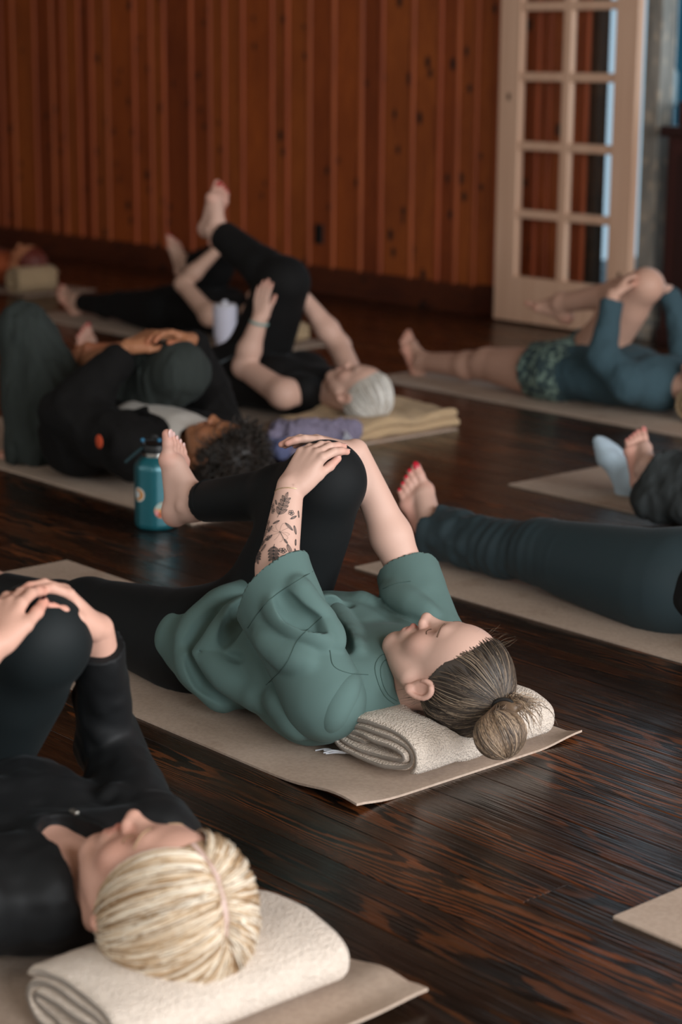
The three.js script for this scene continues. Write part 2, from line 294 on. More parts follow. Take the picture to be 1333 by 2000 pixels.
{
  const px = [-30, -8, 10, 33, 75, 108, 131, 160, 185, 215, 268, 300, 325, 378, 414, 443, 478, 535, 565, 608, 655, 709, 749, 809, 862, 897, 934, 975, 1012, 1052, 1075, 1105];
  const xs = px.map((p) => atZ(p, 300, WALL).x); xs.push(-6.605);
  const pre = []; let x = xs[0]; while (x > LEFT) { pre.unshift(x); x -= rr(0.13, 0.24); } pre.unshift(LEFT); pre.pop();
  const all = [...pre, ...xs]; let q = -4.0; const post = []; while (q < RIGHT - 0.2) { post.push([q, q + 0.2]); q += 0.2; }
  const spans = []; for (let i = 0; i + 1 < all.length; i++) spans.push([all[i], all[i + 1], 0.14]); 
  spans.push(...post.map(([a, b]) => [a, b, 0.14])); spans.push([-6.605, -6.2, 2.75], [-6.2, -5.0, 2.75], [-5.0, -4.0, 2.75]);
  const beadMats = ['#ffe6cc', '#ffd9b8', '#f2cfae'].map((h) => mat({ map: beadTex, color: S(h), roughness: 0.6 }));
  const strip = (s, a, y0, name, m) => {   // an outline seen from above (x across, y towards the room) drawn up to the ceiling
    const g = new THREE.ExtrudeGeometry(s, { depth: TOP - y0, bevelEnabled: false }); g.rotateX(-Math.PI / 2); g.translate(a, y0, WALL - 0.021);
    const p = g.attributes.position, ou = rnd(), ov = rnd(), uv = g.attributes.uv;
    for (let i = 0; i < p.count; i++) { p.setZ(i, 2 * (WALL - 0.021) - p.getZ(i)); uv.setXY(i, p.getX(i) / 0.6 + ou, p.getY(i) / 2.4 + ov); }
    for (const at of [p, uv]) for (let i = 0; i < at.count; i += 3) for (let e = 0; e < at.itemSize; e++) { const A = at.array, n = at.itemSize, t = A[i * n + e]; A[i * n + e] = A[(i + 1) * n + e]; A[(i + 1) * n + e] = t; }
    g.computeVertexNormals(); part(wallBack, name, g, m);
  };
  for (const [a, b, y0] of spans) {
    const w = b - a, bw = Math.min(0.036, w * 0.3), s = new THREE.Shape(), q = new THREE.Shape();
    s.moveTo(0.001, 0); s.lineTo(w - bw - 0.002, 0); s.lineTo(w - bw - 0.002, 0.014); s.lineTo(w - bw - 0.008, 0.021); s.lineTo(0.009, 0.021); s.lineTo(0.001, 0.014); s.closePath();
    strip(s, a, y0, 'board', pineMats[Math.floor(rnd() * 4)]);
    q.moveTo(w - bw, 0); q.lineTo(w, 0); for (let i = 0; i <= 8; i++) { const t = Math.PI * i / 8; q.lineTo(w - bw / 2 + Math.cos(t) * bw / 2, 0.016 + Math.sin(t) * 0.016); } q.closePath();
    strip(q, a, y0, 'bead_moulding', beadMats[Math.floor(rnd() * 3)]);
  }
}
M.base = mat({ map: pineTex, color: S('#84765e'), roughness: 0.6 });
function baseGeo(x0, x1) { const g = mergeGeometries([box(x0, x1, 0.0, 0.135, WALL - 0.02, WALL + 0.012), box(x0, x1, 0.135, 0.15, WALL - 0.02, WALL + 0.006), box(x0, x1, 0, 0.03, WALL + 0.012, WALL + 0.03)]); const p = g.attributes.position, uv = g.attributes.uv; for (let i = 0; i < p.count; i++) uv.setXY(i, p.getY(i) / 0.6 + p.getZ(i), p.getX(i) / 2.4); return g; }
structure('baseboard_back', mergeGeometries([baseGeo(LEFT, -7.32), baseGeo(-7.2, -6.605), baseGeo(-4.0, RIGHT)]), M.base);
part(wallBack, 'pilaster', box(-7.32, -7.2, 0, 0.16, WALL - 0.02, WALL + 0.03, 0.004), M.base);
{ // black electrical outlet
  const c = atZ(624, 457, WALL), o = thing('wall_outlet', 'black rectangular outlet plate low on the knotty pine wall', 'outlet', V(c.x, c.y, WALL));
  part(o, 'cover_plate', box(c.x - 0.037, c.x + 0.037, c.y - 0.058, c.y + 0.058, WALL - 0.001, WALL + 0.007, 0.003), mat({ color: S('#14110f'), roughness: 0.5 }));
  for (const s of [-1, 1]) part(o, 'socket', new THREE.CylinderGeometry(0.016, 0.016, 0.004, 16).rotateX(Math.PI / 2).translate(c.x, c.y + s * 0.022, WALL + 0.007), mat({ color: S('#0b0a09'), roughness: 0.6 }));
}
// rough doorway post and header, open porch with blue corrugated wall beyond
const roughTex = dataTex(256, 1024, (u, v, c) => { const n = pfbm(u, v, 10, 6, 5, 4), f = pnoise(u, v, 90, 16, 8), s = sstep(0.5, 0.75, pfbm(u, v, 12, 30, 9, 3)); c[0] = 118 + 60 * (n - 0.5) + 30 * f + 30 * s; c[1] = 114 + 56 * (n - 0.5) + 30 * f + 22 * s; c[2] = 108 + 52 * (n - 0.5) + 28 * f + 14 * s; });
const roughUV = (g, sx = 0.4, sy = 1.6) => { const p = g.attributes.position, uv = g.attributes.uv; for (let i = 0; i < p.count; i++) uv.setXY(i, (p.getX(i) + p.getZ(i)) / sx, p.getY(i) / sy); return g; };
M.rough = mat({ map: roughTex, roughness: 0.95 }); M.roughDark = mat({ map: roughTex, color: S('#5a4430'), roughness: 0.95 });
structure('trim_1', roughUV(box(-6.605, -6.555, 0, 2.75, WALL - 0.09, WALL - 0.01)), M.roughDark);
structure('trim_2', roughUV(box(-6.555, -4.0, 2.6, 2.75, WALL - 0.09, WALL - 0.005)), M.roughDark);
{ // door leaf: two columns of panes
  const z0 = -7.405, z1 = -7.36, x0 = -7.085, x1 = -6.185, d = thing('french_door', 'cream painted pine door with glass panes standing open against panelled wall', 'door', V((x0 + x1) / 2, 0.012, (z0 + z1) / 2));
  const doorTex = dataTex(256, 1024, (u, v, c) => { const n = pnoise(u, v, 60, 6, 3), f = pfbm(u, v, 6, 3, 4, 3); let k = 0; for (let i = 0; i < 5; i++) { let dx = Math.abs(u - hash3(i, 4, 2)); dx = Math.min(dx, 1 - dx) * 0.9; const dy = Math.abs(v - hash3(i, 8, 3)) * 2.2; k = Math.max(k, 1 - sstep(0.006, 0.016, Math.hypot(dx, dy * 0.6))); } c[0] = mix(216 + 14 * (n - 0.5) + 10 * (f - 0.5), 70, k); c[1] = mix(174 + 16 * (n - 0.5) + 12 * (f - 0.5), 46, k); c[2] = mix(146 + 16 * (n - 0.5) + 12 * (f - 0.5), 34, k); });
  const dm = mat({ map: doorTex, roughness: 0.55 }), UV = (g) => { const p = g.attributes.position, uv = g.attributes.uv; for (let i = 0; i < p.count; i++) uv.setXY(i, (p.getX(i) + p.getZ(i)) / 0.9, p.getY(i) / 2.2); return g; };
  const yb = 0.012, rows = 6, gb = 0.245, ph = 0.297, mu = 0.044, sl = 0.14, yt = gb + rows * ph + (rows - 1) * mu;
  part(d, 'stile', UV(box(x0, x0 + sl, yb, yt + 0.13, z0, z1, 0.003)), dm); part(d, 'stile', UV(box(x1 - sl, x1, yb, yt + 0.13, z0, z1, 0.003)), dm);
  part(d, 'bottom_rail', UV(box(x0 + sl, x1 - sl, yb, gb, z0, z1, 0.003)), dm); part(d, 'top_rail', UV(box(x0 + sl, x1 - sl, yt, yt + 0.13, z0, z1, 0.003)), dm);
  const gx0 = x0 + sl, gx1 = x1 - sl, xm = (gx0 + gx1) / 2;
  part(d, 'muntin', UV(box(xm - 0.028, xm + 0.028, gb, yt, z0 + 0.004, z1 - 0.004, 0.006)), dm);
  for (let r = 0; r < rows; r++) {
    const a = gb + r * (ph + mu);
    if (r) for (const [p, q] of [[gx0, xm - 0.028], [xm + 0.028, gx1]]) part(d, 'muntin', UV(box(p, q, a - mu, a, z0 + 0.004, z1 - 0.004, 0.006)), dm);
    for (const [p, q] of [[gx0, xm - 0.028], [xm + 0.028, gx1]]) part(d, 'pane', box(p, q, a, a + ph, (z0 + z1) / 2 - 0.002, (z0 + z1) / 2 + 0.002), M.glass);
  }
  for (const y of [0.3, 1.25, 2.1]) part(d, 'hinge', box(x0 - 0.012, x0 + 0.004, y - 0.05, y + 0.05, z0 - 0.006, z0 + 0.012, 0.002), mat({ color: S('#6d665c'), metalness: 0.8, roughness: 0.45 }));
}
{ // weathered post beside the door, in the doorway
  const a = atY(1243, 655, 0), p = thing('weathered_post', 'rough grey weathered wooden post beside the open door', 'post', V(-6.165, 0, -7.5));
  part(p, 'post_timber', roughUV(box(-6.215, -6.115, 0, 2.6, -7.56, -7.45, 0.006)), M.rough);
  part(p, 'base_block', roughUV(box(-6.23, -6.10, 0, 0.10, -7.58, -7.43, 0.006)), M.rough);
}
{ // porch: floor, corrugated wall, sitting outside
  structure('floor_porch', box(-9, 2, -0.25, -0.02, -11.5, WALL - 0.2), mat({ color: S('#7c8488'), roughness: 0.8 }));
  const cw = thing('corrugated_wall', 'teal blue corrugated metal wall outside the doorway', 'metal wall', V(-5.5, 0, -10.6));
  const sheet = new THREE.PlaneGeometry(0.74, 3.2, 48, 1); { const p = sheet.attributes.position; for (let i = 0; i < p.count; i++) p.setZ(i, 0.012 * Math.cos(p.getX(i) / 0.076 * Math.PI * 2)); sheet.computeVertexNormals(); }
  for (let i = 0; i < 8; i++) part(cw, 'metal_sheet', sheet.clone().translate(-8.2 + i * 0.72, 1.6, -10.6 + (i % 2) * 0.004), mat({ color: S('#35829a'), roughness: 0.7, metalness: 0.0, side: THREE.DoubleSide }));
}
{ // dark wooden cabinet in the doorway side
  const c = thing('tall_cabinet', 'dark red-brown wooden cabinet standing in the doorway beside the post', 'cabinet', V(-5.68, 0, -7.62));
  const dk = mat({ color: S('#3a1712'), roughness: 0.4 }), dk2 = mat({ color: S('#2c100c'), roughness: 0.4 }); const x0 = -6.01, x1 = -5.35, z0 = -7.85, z1 = -7.40;
  part(c, 'body', box(x0, x1, 0.05, 1.02, z0, z1, 0.006), dk); part(c, 'plinth', box(x0 - 0.01, x1 + 0.01, 0, 0.07, z0 - 0.01, z1 + 0.015, 0.004), dk2);
  part(c, 'cornice', box(x0 - 0.03, x1 + 0.05, 0.98, 1.03, z0 - 0.03, z1 + 0.03, 0.01), dk2); part(c, 'top', box(x0 + 0.035, x1 - 0.01, 1.03, 1.145, z0 + 0.02, z1 - 0.02, 0.01), dk);
  const xm = (x0 + x1) / 2; for (const [a, b] of [[x0 + 0.03, xm - 0.005], [xm + 0.005, x1 - 0.03]]) { const dr = part(c, 'door', box(a, b, 0.12, 0.96, z1 - 0.005, z1 + 0.014, 0.004), dk); part(dr, 'panel', box(a + 0.05, b - 0.05, 0.18, 0.90, z1 + 0.010, z1 + 0.02, 0.006), dk2); part(dr, 'knob', new THREE.SphereGeometry(0.014, 12, 8).translate(a < xm - 0.1 ? b - 0.03 : a + 0.03, 0.7, z1 + 0.03), mat({ color: S('#8a7a5a'), metalness: 0.8, roughness: 0.4 })); }
}
{ // pale jugs on a stand outside
  const z = -8.35; const t = thing('porch_table', 'dark small table outside behind the weathered post', 'table', V(-5.98, 0, z));
  const dk = mat({ color: S('#1a1614'), roughness: 0.6 });
  part(t, 'tabletop', box(-6.5, -5.5, 1.06, 1.09, z - 0.25, z + 0.25, 0.005), dk); for (const [sx, sz] of [[-6.46, -0.2], [-5.54, -0.2], [-6.46, 0.2], [-5.54, 0.2]]) part(t, 'leg', box(sx - 0.02, sx + 0.02, 0, 1.06, z + sz - 0.02, z + sz + 0.02, 0.004), dk);
  part(t, 'lower_shelf', box(-6.47, -5.53, 0.62, 0.64, z - 0.22, z + 0.22, 0.004), dk);
  const pts = [[0.0, 0], [0.075, 0], [0.085, 0.02], [0.085, 0.17], [0.06, 0.22], [0.03, 0.25], [0.03, 0.28], [0, 0.28]].map((p) => new THREE.Vector2(...p));
  for (const [px, py, y, n] of [[1290, 235, 1.09, 'on top of the porch table'], [1292, 280, 0.64, 'on the lower shelf of the porch table']]) { const q = atZ(px, py, z); const j = thing('water_jug', `pale blue round jug standing ${n}`, 'jug', V(q.x, y, z)); part(j, 'jug_body', new THREE.LatheGeometry(pts, 28).translate(q.x, y, z), mat({ color: S('#cfe8f0'), roughness: 0.35 })); part(j, 'cap', new THREE.CylinderGeometry(0.032, 0.032, 0.03, 20).translate(q.x, y + 0.285, z), mat({ color: S('#9fc4d4'), roughness: 0.4 })); }
}
// ---------- yoga mats ----------
const matBump = dataTex(256, 256, (u, v, c) => { const a = Math.sin(u * 16 * Math.PI) * 0.5 + 0.5, b = Math.sin(v * 16 * Math.PI) * 0.5 + 0.5; c[0] = c[1] = c[2] = 255 * (0.65 * Math.pow(a, 0.7) * (0.55 + 0.45 * b) + 0.2 * pnoise(u, v, 32, 32, 4)); }, false);
const matColour = dataTex(512, 512, (u, v, c) => { const n = pfbm(u, v, 6, 6, 71, 4), f = pnoise(u, v, 128, 128, 72), d = sstep(0.6, 0.8, pfbm(u, v, 9, 5, 75, 4)); c[0] = 186 + 16 * (n - 0.5) + 14 * (f - 0.5) - 10 * d; c[1] = 165 + 16 * (n - 0.5) + 14 * (f - 0.5) - 11 * d; c[2] = 148 + 16 * (n - 0.5) + 14 * (f - 0.5) - 12 * d; });
M.mat = mat({ map: matColour, bumpMap: matBump, bumpScale: 0.0009, roughness: 0.85 });
// uv 0 drives both maps: the weave repeats every 32 mm
matColour.repeat.set(1 / 22, 1 / 22); 
function yogaMat(label, x0, x1, z0, z1, lift = () => 0) {
  const nx = Math.round((x1 - x0) / 0.02), nz = Math.round((z1 - z0) / 0.02), T = 0.0045, pos = [], uv = [], idx = [];
  const w = nz + 1;
  for (const up of [1, 0]) for (let i = 0; i <= nx; i++) for (let j = 0; j <= nz; j++) { const x = mix(x0, x1, i / nx), z = mix(z0, z1, j / nz), edge = i === 0 || j === 0 || i === nx || j === nz; pos.push(x, lift(x, z) + (up ? T : (edge ? 0 : 0)) + 0.0003, z); uv.push(x / 0.032, z / 0.032); }
  const o = (nx + 1) * w;
  for (let i = 0; i < nx; i++) for (let j = 0; j < nz; j++) { const a = i * w + j, b = a + 1, c = a + w, d = c + 1; idx.push(a, b, c, b, d, c, o + a, o + c, o + b, o + b, o + c, o + d); }
  const side = (a, b) => idx.push(a, o + a, b, b, o + a, o + b);
  for (let i = 0; i < nx; i++) { side(i * w, (i + 1) * w); side((i + 1) * w + nz, i * w + nz); } for (let j = 0; j < nz; j++) { side(j + 1, j); side(nx * w + j, nx * w + j + 1); }
  let g = new THREE.BufferGeometry(); g.setAttribute('position', new THREE.Float32BufferAttribute(pos, 3)); g.setAttribute('uv', new THREE.Float32BufferAttribute(uv, 2)); g.setIndex(idx); g = toCreasedNormals(g, 0.9);
  const o2 = part(scene, 'yoga_mat', g, M.mat); o2.userData.label = label; o2.userData.category = 'yoga mat'; o2.userData.group = 'beige yoga mats on the floor'; return o2;
}
const bumpAt = (x, z, cx, cz, rx, rz, h) => h * Math.exp(-(((x - cx) / rx) ** 2) - ((z - cz) / rz) ** 2);
yogaMat('beige yoga mat under the woman in the green shirt', -4.308, -2.464, -2.847, -2.237, (x, z) => bumpAt(x, z, -2.52, -2.23, 0.09, 0.06, 0.016) + 0.012 * sstep(-2.50, -2.464, x) * sstep(-2.72, -2.847, z));
yogaMat('beige yoga mat under the blonde woman in black', -3.69, -1.848, -1.82, -1.21, (x, z) => bumpAt(x, z, -1.93, -1.81, 0.07, 0.06, 0.02) + 0.015 * sstep(-1.90, -1.848, x));
yogaMat('bare beige yoga mat with nobody on it, corner only', -1.862, -0.03, -2.853, -2.243);
yogaMat('beige yoga mat under the legs in teal leggings', -3.757, -1.93, -4.006, -3.396);
yogaMat('beige yoga mat under the person with a blue sock', -4.219, -2.39, -5.083, -4.473);
yogaMat('beige yoga mat under the white-haired woman', -6.84, -5.01, -5.033, -4.423);
yogaMat('beige yoga mat under the bare-legged woman near the glass door', -6.09, -4.26, -6.17, -5.56);
yogaMat('beige yoga mat beside the white tumbler, below the panelled wall', -8.76, -6.93, -6.14, -5.53);
yogaMat('beige yoga mat under the man in the black jacket', -6.26, -4.43, -3.97, -3.36);
yogaMat('beige yoga mat under the orange-clad person', -11.3, -9.47, -6.50, -6.02);

// ---------- towels and blankets ----------
const terryBump = dataTex(256, 256, (u, v, c) => { c[0] = c[1] = c[2] = 255 * (0.55 * pnoise(u, v, 40, 40, 4) + 0.45 * pnoise(u, v, 90, 90, 8)); }, false);
const terryCol = dataTex(256, 256, (u, v, c) => { const n = pfbm(u, v, 5, 5, 2, 3), f = pnoise(u, v, 100, 100, 6); const k = 0.93 + 0.07 * f + 0.05 * (n - 0.5); c[0] = 226 * k; c[1] = 211 * k; c[2] = 196 * k; });
M.terry = new THREE.MeshPhysicalMaterial({ map: terryCol, bumpMap: terryBump, bumpScale: 0.004, roughness: 1, sheen: 0.5, sheenRoughness: 0.7, sheenColor: lin(0.8, 0.75, 0.7) });
M.cream = new THREE.MeshPhysicalMaterial({ map: terryCol, color: S('#e2cfae'), bumpMap: terryBump, bumpScale: 0.004, roughness: 1, sheen: 0.4, sheenColor: lin(0.7, 0.6, 0.5) });
// a strip of thick cloth swept along a path in the xy plane and stretched along z
function clothRoll(path, th, z0, z1, { nz = 40, wob = 0.0025, sag, soft = 0 } = {}) {
  const n = path.length, P = [], uvs = []; let len = 0;
  const nor = path.map((p, i) => { const a = path[Math.max(0, i - 1)], b = path[Math.min(n - 1, i + 1)], d = new THREE.Vector2(b[0] - a[0], b[1] - a[1]).normalize(); return [-d.y, d.x]; });
  const prof = [], pu = []; let L = 0; const Ls = path.map((p, i) => { if (i) L += Math.hypot(p[0] - path[i - 1][0], p[1] - path[i - 1][1]); return L; });
  const hw = (i) => th / 2 * Math.sqrt(clamp(Math.min(Ls[i], L - Ls[i]) / (th * 0.5), 0.04, 1));
  for (let i = 0; i < n; i++) { prof.push([path[i][0] + nor[i][0] * hw(i), path[i][1] + nor[i][1] * hw(i)]); pu.push(Ls[i]); }
  for (let i = n - 1; i >= 0; i--) { prof.push([path[i][0] - nor[i][0] * hw(i), path[i][1] - nor[i][1] * hw(i)]); pu.push(-Ls[i] - 0.013); }
  const m = prof.length, pos = [], uv = [], idx = [];
  for (let j = 0; j <= nz; j++) for (let i = 0; i < m; i++) {
    const t = j / nz, e = Math.min(t, 1 - t) * (z1 - z0), rd = Math.sqrt(clamp(e / 0.006, 0, 1)), k = i < n ? i : m - 1 - i, c = path[k];
    let x = c[0] + (prof[i][0] - c[0]) * (0.55 + 0.45 * rd), y = c[1] + (prof[i][1] - c[1]) * (0.55 + 0.45 * rd), z = mix(z0, z1, t);
    const endw = Math.exp(-e / 0.05); z += 0.012 * endw * fbm(Ls[k] * 9, 3, t > 0.5 ? 7 : 1, 2) * (t > 0.5 ? 1 : 1);
    const nn = wob * fbm(x * 28, y * 28, z * 14, 3); x += nn; y += wob * fbm(x * 28 + 9, y * 28, z * 14, 3);
    if (soft) { y += soft * fbm(x * 7, 2, z * 7, 3) * y / 0.07; x += soft * 0.7 * fbm(x * 3 + 5, y * 20, z * 9, 2); }
    if (sag) { const s = sag(x, y, z); y -= s; }
    pos.push(x, Math.max(0.0055, y), z); uv.push(pu[i] / 0.11, z / 0.11);
  }
  for (let j = 0; j < nz; j++) for (let i = 0; i < m; i++) { const a = j * m + i, b = j * m + (i + 1) % m, c = a + m, d = b + m; idx.push(a, b, c, b, d, c); }
  for (let i = 0; i < n - 1; i++) for (const [o, f] of [[0, 0], [nz * m, 1]]) { const a = o + i, b = o + i + 1, c = o + m - 1 - i, d = o + m - 2 - i; if (f) idx.push(a, b, c, b, d, c); else idx.push(a, c, b, b, c, d); }
  const g = new THREE.BufferGeometry(); g.setAttribute('position', new THREE.Float32BufferAttribute(pos, 3)); g.setAttribute('uv', new THREE.Float32BufferAttribute(uv, 2)); g.setIndex(idx); g.computeVertexNormals(); return g;
}
const pressed = (cx, cy, cz, rx, ry, rz, top) => (x, y, z) => { const q = 1 - ((x - cx) / rx) ** 2 - ((z - cz) / rz) ** 2; if (q <= 0) return 0; const lim = Math.max(0.03, cy - Math.sqrt(q) * ry); return lim < top ? y * (1 - lim / top) : 0; };
function spiral(cx, cy, a, b, th, turns, start, dir = 1, pw = 2.4) {   // from outside to inside
  const out = [], N = Math.round(turns * 56); for (let i = 0; i <= N; i++) { const t = i / 56, A = a - th * t * 1.04, B = b - th * t * 1.04, q = start + dir * t * Math.PI * 2, c = Math.cos(q), s = Math.sin(q); out.push([cx + Math.max(A, 0.004) * Math.sign(c) * Math.pow(Math.abs(c), 2 / pw), cy + Math.max(B, 0.003) * Math.sign(s) * Math.pow(Math.abs(s), 2 / pw)]); } return out;
}
M.fringe = mat({ color: S('#dfe3ea'), roughness: 0.9 });
function fringe(parent, at, dir, count, len, spread) { const gs = []; for (let i = 0; i < count; i++) { const a = at.clone().addScaledVector(spread, i / Math.max(1, count - 1) - 0.5), b = a.clone().addScaledVector(dir, len * rr(0.7, 1.1)).add(V(rr(-0.012, 0.012), 0, rr(-0.012, 0.012))); const m = a.clone().lerp(b, 0.5).add(V(rr(-0.006, 0.006), rr(0, 0.006), rr(-0.006, 0.006))); gs.push(tube([a, m, b], 0.0016, 8, 5)); } return part(parent, 'fringe', mergeGeometries(gs), M.fringe); }
{
  const near = V(-2.463, 0.006, -2.388), t = thing('towel_roll', 'thick cream towel rolled up under the head of the woman in the green shirt', 'towel', V(near.x - 0.12, 0.005, near.z - 0.17));
  const cx = near.x - 0.124, cy = 0.0585;
  part(t, 'rolled_cloth', clothRoll(spiral(cx, cy, 0.118, 0.046, 0.0145, 2.8, -0.6, 1, 2.5).map(([x, y]) => [x, y - 0.012 * sstep(cx + 0.02, cx - 0.1, x) * 0]), 0.0138, near.z - 0.375, near.z, { sag: pressed(-2.545, 0.175, -2.55, 0.125, 0.105, 0.085, 0.112) }), M.terry);
  fringe(t, V(cx - 0.09, 0.014, near.z - 0.012), V(-0.9, -0.08, 0.35), 7, 0.05, V(0.03, 0.008, 0.0));
}
{
  const z1 = -1.345, cx = -2.055, t = thing('towel_roll', 'large cream towel folded under the head of the blonde woman in black', 'towel', V(cx, 0.005, z1 - 0.25));
  part(t, 'rolled_cloth', clothRoll(spiral(cx, 0.056, 0.122, 0.047, 0.0165, 2.6, 2.6, -1, 2.5), 0.0165, -1.745, z1, { sag: pressed(-2.09, 0.165, -1.53, 0.14, 0.115, 0.09, 0.112) }), M.terry);
}
{ // flat folded blanket under the white-haired woman
  const t = thing('folded_blanket', 'cream blanket folded flat under the head of the white-haired woman', 'blanket', V(-5.22, 0.005, -4.75));
  const lay = (x0, x1, y0, n, th) => { const p = []; for (let i = 0; i < n; i++) { const y = y0 + i * th * 1.02, f = i % 2; for (let k = 0; k <= 10; k++) { const s = k / 10; p.push([f ? mix(x1, x0, s) : mix(x0, x1, s), y + 0.003 * Math.sin(s * 5 + i)]); } if (i < n - 1) for (let k = 1; k < 6; k++) { const q = -Math.PI / 2 + Math.PI * k / 6, e = f ? -1 : 1; p.push([(f ? x0 : x1) + e * Math.cos(q) * th * 0.5, y + th * 0.51 + Math.sin(q) * th * 0.5]); } } return p; };
  part(t, 'folded_cloth', clothRoll(lay(-5.38, -5.045, 0.014, 4, 0.0165), 0.016, -5.06, -4.47, { wob: 0.006, soft: 0.03, nz: 60, sag: pressed(-5.20, 0.15, -4.72, 0.125, 0.105, 0.085, 0.08) }), M.cream);
  fringe(t, atZ(690, 850, -4.46).setY(0.03), V(0.2, -0.45, 0.5), 8, 0.06, V(0.03, 0.02, 0.01));
}
{ // crumpled violet blanket between the man and the white-haired woman
  const c = atY(610, 858, 0.0); const t = thing('violet_blanket', 'crumpled blue-violet blanket on the floor beside the white-haired woman', 'blanket', V(c.x, 0, c.z));
  const a = atY(540, 862, 0.05), b = atY(668, 862, 0.05), L = lin(0.20, 0.175, 0.25);
  const ps = [cap(a, b, 0.055, 0.045, { k: 0.04, col: L }), cap(a.clone().add(V(0.02, 0.025, -0.04)), b.clone().add(V(-0.03, 0.02, -0.06)), 0.045, 0.04, { k: 0.04, col: L }), cap(b.clone().add(V(-0.1, 0, 0.02)), b.clone().add(V(0.015, -0.015, 0.02)), 0.03, 0.035, { k: 0.03, col: lin(0.10, 0.115, 0.22) }), cap(a.clone().add(V(-0.03, -0.02, 0.03)), a.clone().add(V(0.06, -0.02, 0.05)), 0.03, 0.03, { k: 0.03, col: lin(0.10, 0.115, 0.22) })];
  M.violet = mat({ vertexColors: true, roughness: 0.95 });
  part(t, 'crumpled_cloth', surface(ps, 0.006, { noise: { amp: 0.02, f: (x, y, z) => 0.016 * noise3(x * 22 + z * 14, y * 10, z * 22 - x * 10) + 0.006 * noise3(x * 60, y * 40, z * 60) } }), M.violet);
  fringe(t, b.clone().add(V(0.03, 0.03, 0.0)), V(0.6, -0.4, 0.5), 9, 0.07, V(0.0, 0.03, 0.03));
}
function smallRoll(label, cx, z0, z1, a, b, m, th = 0.016, sag) { const t = thing('towel_roll', label, 'towel', V(cx, 0.005, (z0 + z1) / 2)); part(t, 'rolled_cloth', clothRoll(spiral(cx, b + 0.006, a, b, th, Math.floor((b / th) * 0.9 * 2) / 2, 0.4, 1, 2.2), th * 0.95, z0, z1, { nz: 24, sag }), m); }
{ const q = atY(1322, 826, 0.0); smallRoll('cream towel rolled up under the head of the bare-legged woman near the glass door', q.x + 0.06, q.z - 0.45, q.z, 0.075, 0.065, M.cream, 0.016, pressed(-4.49, 0.155, -5.86, 0.12, 0.1, 0.08, 0.13)); }
{ const q = atY(45, 577, 0.0); smallRoll('small cream towel roll beside the orange-clad person at the edge of the room', q.x - 0.02, q.z - 0.2, q.z + 0.05, 0.085, 0.075, M.cream); }
{ const q = atY(520, 668, 0.0); smallRoll('cream towel roll under the head of the woman behind the white tumbler', -7.08, -6.02, -5.60, 0.09, 0.05, M.cream, 0.016, pressed(-7.07, 0.205, -5.84, 0.12, 0.1, 0.08, 0.11)); }

